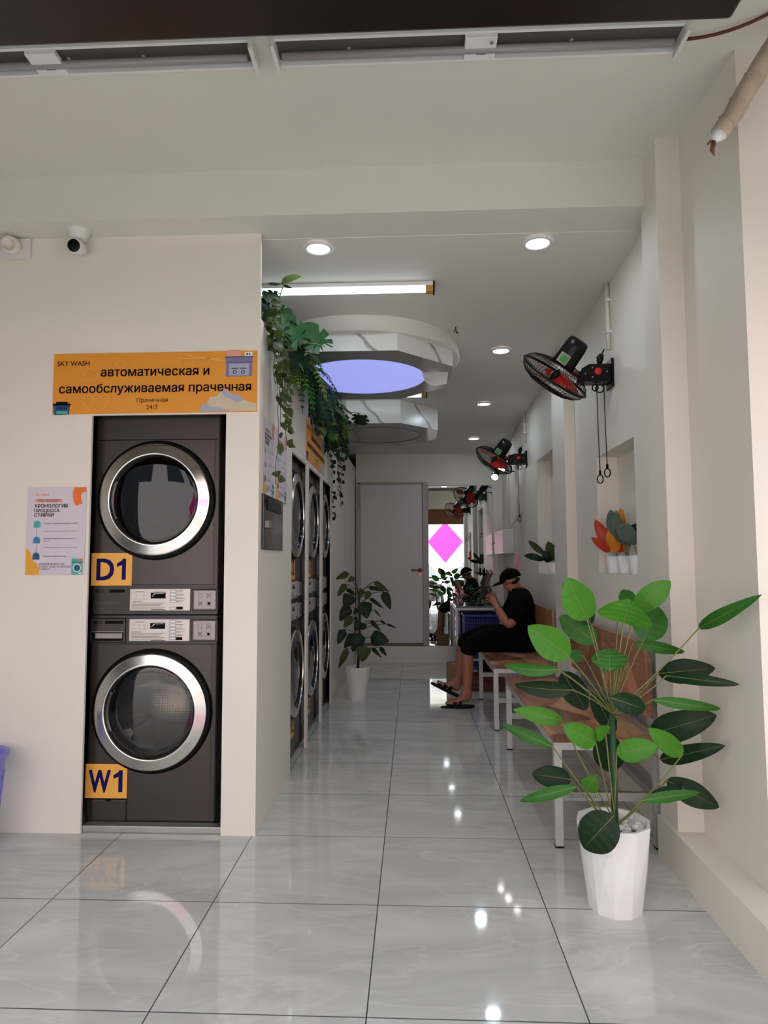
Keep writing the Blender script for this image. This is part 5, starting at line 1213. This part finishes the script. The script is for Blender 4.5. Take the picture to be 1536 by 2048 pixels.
MB().lathe([(0, 0), (.028, 0), (.032, .06), (.026, .06), (0, .055)], seg=20).build('vase', M_POT, fl)
b = MB(); r = random.Random(4)
for k in range(16): b.ball((r.uniform(-.045, .045), r.uniform(-.04, .03), .07+r.uniform(0, .075)), .018, (M_PAPERW if k % 3 == 0 else mat('red petal', (196, 36, 52), .5)), seg=8)
for k in range(8):
    a = r.uniform(0, 2*PI); d = Vector((math.cos(a), math.sin(a), .6)).normalized(); leaf(b, Vector((0, 0, .06)), Vector((0, 0, .06))+d*.11, .05, M_LEAFD, n=5)
b.build('blooms', mat('red petal', (196, 36, 52), .5), fl, fix=False)
tr = thing('serving_tray', 'dark tray lying on the table beside the cup', 'tray', (0.73, 7.90, 0.722))
MB().lathe([(0, 0), (.09, 0), (.10, .012), (.098, .013), (.088, .004), (0, .004)], seg=32).build('tray_body', M_SCREEN, tr)
eb = thing('meter_box', 'white steel meter box on the right wall against the mirror', 'box', (WX, 7.86, 1.46))
MB().box(-.115, 0, -.40, .40, -.135, .135, bev=.006).build('housing', M_WHITE, eb)
b = MB(); b.box(-.120, -.113, -.385, .385, -.122, .122, bev=.003); dr = b.build('cover', M_PLAST, eb)
MB().lathe([(0, .006), (.012, .004), (.012, 0)], seg=12, o=(-.120, .33, 0), ax=(-1, 0, 0)).build('lock', M_BLACK, dr)
b = MB(); b.tube([(WX-.012, 7.75, 1.60), (WX-.012, 7.75, cz(7.75))], .008, seg=8); tag(b.build('riser_cable', M_PVC), 'thin vertical cable rising from the meter box', 'cable')
b = MB(); b.tube([(WX-.012, 7.70, 1.60), (WX-.012, 7.22, 1.70), (WX-.012, 6.85, 1.74)], .007, seg=8); tag(b.build('feed_cable', M_PVC), 'thin white cable slanting along the right wall to the meter box', 'cable')
ns = thing('wall_standin', 'pink and white notice on the right wall just before the meter box', 'standin', (WX-.001, 7.22, 1.36))  # panel put in for an unidentified pink and white strip
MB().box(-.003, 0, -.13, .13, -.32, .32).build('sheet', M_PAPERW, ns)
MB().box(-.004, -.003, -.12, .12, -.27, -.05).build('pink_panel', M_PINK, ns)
# things under the far bench
cb = thing('cardboard_box', 'open cardboard box on the floor behind the feet of the man', 'box', (0.42, 6.92, 0)); k = .085
MB().box(-k, k, -k, k, 0, .185).build('carton', M_CARD, cb)
for sg in (-1, 1):
    MB().box(-k, k, sg*k-(.005 if sg > 0 else 0), sg*k+(.005 if sg < 0 else 0)+sg*.0, .185, .205).build('flap', M_CARD, cb)
MB().box(-.025, .025, -k-.001, k+.001, .1852, .187).build('packing_tape', M_PAPERW, cb)
cb = thing('wooden_crate', 'low brown crate on the floor under the far bench', 'crate', (0.72, 6.62, 0))
for z in (.0, .05, .10):
    b = MB(); b.box(-.17, .17, -.13, -.118, z+.004, z+.044).box(-.17, .17, .118, .13, z+.004, z+.044).box(-.17, -.158, -.118, .118, z+.004, z+.044).box(.158, .17, -.118, .118, z+.004, z+.044); b.build('slat_ring', mat('red brown plank', (96, 50, 36), .6), cb)
MB().box(-.158, .158, -.118, .118, 0, .012).build('base', M_RUST, cb)
hb = thing('bag', 'black soft bag on the floor under the far bench, beyond the crate', 'bag', (0.80, 6.95, 0))
b = MB(); b.ball((0, 0, .13), .15, sc=(1, .8, .87), seg=18); b.build('bag_body', M_CLOTH, hb)
MB().torus(.06, .008, o=(0, 0, .26), ax=(0, 1, 0), seg=20, sg=6).build('handle', M_CLOTH, hb)

# ================================================================== PORCH DETAILS
cm = thing('security_camera', 'white security camera with a black lens under the porch beam', 'camera', (-1.60, 3.03, 2.84))
MB().lathe([(0.052, 0), (.050, -.010), (.038, -.040), (.030, -.048), (0, -.050)], seg=28).build('mount', M_PLAST, cm)
b = MB(); ax = Vector((.05, -1, -.25)).normalized(); o_ = Vector((.0, -.005, -.085))
b.lathe([(0, -.05), (.028, -.045), (.037, -.02), (.038, .03), (.034, .040), (.030, .042)], seg=28, o=o_, ax=ax); bd = b.build('camera_body', M_PLAST, cm)
MB().lathe([(0, .044), (.022, .043), (.030, .041)], seg=24, o=o_, ax=ax).build('lens_face', M_BLACK, bd)
MB().tube([(0, 0, -.04), (0, 0, -.065)], .016, seg=14).build('neck', M_PLAST, cm)
jb = thing('lamp_socket', 'white plate with a round lamp socket high on the front wall, left edge', 'socket', (-1.97, 3.098, 2.785))
MB().box(-.10, .10, -.018, 0, -.052, .052, bev=.004).build('back_plate', M_PLAST, jb)
MB().lathe([(0.040, 0), (.044, .02), (.040, .05), (.030, .052), (.028, .03), (0, .028)], seg=28, o=(.02, -.018, .005), ax=(.1, -1, -.1)).build('socket_ring', M_PVC, jb)
wp = thing('wrapped_pipe', 'grimy tape-wrapped pipe stub hanging down at the upper right', 'pipe', (1.35, 2.12, 3.06))
def wpt(px, py, y): return at(px, py, y)-Vector((1.35, 2.12, 3.06))
pl = [Vector((0, 0, 0.0)), wpt(1556, 80, 2.12), wpt(1525, 128, 2.13), wpt(1490, 185, 2.15), wpt(1462, 235, 2.17), wpt(1438, 268, 2.18)]
b = MB(); b.tube(pl, .033, seg=16, rs=[.034, .035, .033, .0325, .031, .030]); b.build('wrapping', M_TAPE, wp)
b = MB(); b.tube([pl[-1], pl[-1]+(pl[-1]-pl[-2])*.45], .024, seg=12, rs=[.029, .010]); b.build('white_sleeve', M_PAPERW, wp)
b = MB(); e0 = pl[-1]+(pl[-1]-pl[-2])*.40; b.tube([e0, e0+Vector((-.008, 0, -.03)), e0+Vector((-.002, 0, -.052))], .007, seg=8, rs=[.008, .008, .002]); b.tube([e0+Vector((-.01, 0, .0)), e0+Vector((-.022, 0, -.012))], .004, seg=6); b.build('cut_core', M_RUST, wp)
for f in (1.5, 2.5, 3.4, 4.3):
    i = int(f); c = pl[i].lerp(pl[i+1], f-i); b = MB(); b.torus(.0325, .0028, o=c, ax=pl[i+1]-pl[i]+Vector((0, .01, .006)), seg=24, sg=5); b.build('tape_band', M_TAPE, wp)

# ================================================================== THE STREET BEHIND THE CAMERA (seen in mirror, glass and chrome)
hd = thing('hoarding', 'long white hoarding with pink diamonds across the street', 'hoarding', (0, -6.6, -.06))
MB().box(-9, 9, -.06, 0, .75, 3.10).build('board', M_PAPERW, hd)
for k in range(-3, 3):
    cx = 1.12+1.4*k; b = MB(); b.prism([(cx-.62, 2.20), (cx, 1.46), (cx+.62, 2.20), (cx, 2.90)], .001, .012); b.build('diamond', M_PINK, hd)
    b = MB(); b.prism([(cx+.05, .76), (cx+1.35, .76), (cx+.70, 1.6)], .001, .010); b.build('triangle', M_BUILD2, hd)
for k in range(-4, 5): MB().box(k*2.2-.03, k*2.2+.03, -.12, -.06, 0, 2.6).build('post', M_STEEL, hd)
def block(x0, x1, y0, y1, h, m, label, nx, nz, y_face):
    t = thing('building', label, 'building', ((x0+x1)/2, (y0+y1)/2, -.06)); W_ = (x1-x0)/2; D_ = (y1-y0)/2
    MB().box(-W_, W_, -D_, D_, 0, h).build('facade', m, t)
    for i in range(nx):
        b = MB()
        for j in range(nz):
            cx = -W_+2*W_*(i+.5)/nx; cz0 = h*(j+.55)/nz; ww = W_/nx*.55; wh = h/nz*.28
            b.box(cx-ww, cx+ww, D_, D_+.05, cz0-wh, cz0+wh)
        tag(b.build('window_column', M_WIN, t))
    MB().box(-W_-.15, W_+.15, -D_-.15, D_+.15, h, h+.4).build('parapet', m, t)
    return t
block(-9.5, -3.0, -16, -10, 13, M_BUILD, 'white apartment block across the street at the left', 4, 5, 0)
block(-2.2, 3.4, -24, -17, 24, M_BUILD, 'tall white tower in the distance across the street', 4, 8, 0)
block(4.2, 11, -15, -10, 11, M_BUILD, 'pale low building across the street at the right', 3, 3, 0)
block(-20, -11, -20, -12, 18, M_BUILD, 'far white tower at the left of the street', 4, 9, 0)
def motorbike(x, y, rz, label, m):
    t = thing('motorbike', label, 'motorbike', (x, y, -.06), rz, 'motorbikes parked in the street')
    for xx in (-.62, .62):
        w_ = MB().torus(.25, .045, o=(xx, 0, .295), ax=(0, 1, 0), seg=32, sg=8).build('wheel', M_RUBBER, t); MB().lathe([(0, .03), (.12, .02), (.21, .01), (.21, -.01), (.12, -.02), (0, -.03)], seg=24, o=(xx, 0, .295), ax=(0, 1, 0)).build('rim', M_STEEL, w_)
    b = MB(); b.tube([(.60, 0, .42), (.44, 0, .78), (.30, 0, .60), (-.05, 0, .42), (-.45, 0, .50), (-.75, 0, .62)], .11, seg=12, rs=[.06, .12, .13, .15, .15, .07]); b.build('body_shell', m, t)
    b = MB(); b.tube([(.12, 0, .76), (-.2, 0, .78), (-.62, 0, .80)], .09, seg=12, rs=[.06, .12, .08]); b.build('seat', M_RUBBER, t)
    b = MB(); b.tube([(.42, -.33, 1.0), (.47, 0, .95), (.42, .33, 1.0)], .018, seg=8); b.tube([(.47, 0, .95), (.62, 0, .30)], .03, seg=8); b.build('handlebar', M_BLACK, t)
    MB().ball((.52, 0, .86), .08, sc=(.7, 1, 1)).build('headlamp', M_PLAST, t)
    return t
motorbike(0.60, -3.3, R(75), 'black motorbike parked in the street, nearest the porch', M_BODY2); motorbike(-.45, -4.5, R(75), 'white motorbike parked in the street, leftmost', M_WHITE); motorbike(1.6, -4.6, R(80), 'red motorbike parked in the street, rightmost', mat('red paint', (150, 24, 28), .3))
aw = thing('shop_sign', 'brown fascia board along the street edge of the porch', 'sign', (0.0, 0.88, 2.22))
MB().box(-3.3, 2.7, -.03, .03, 0, .36).build('fascia', mat('brown awning', (112, 74, 42), .6), aw)
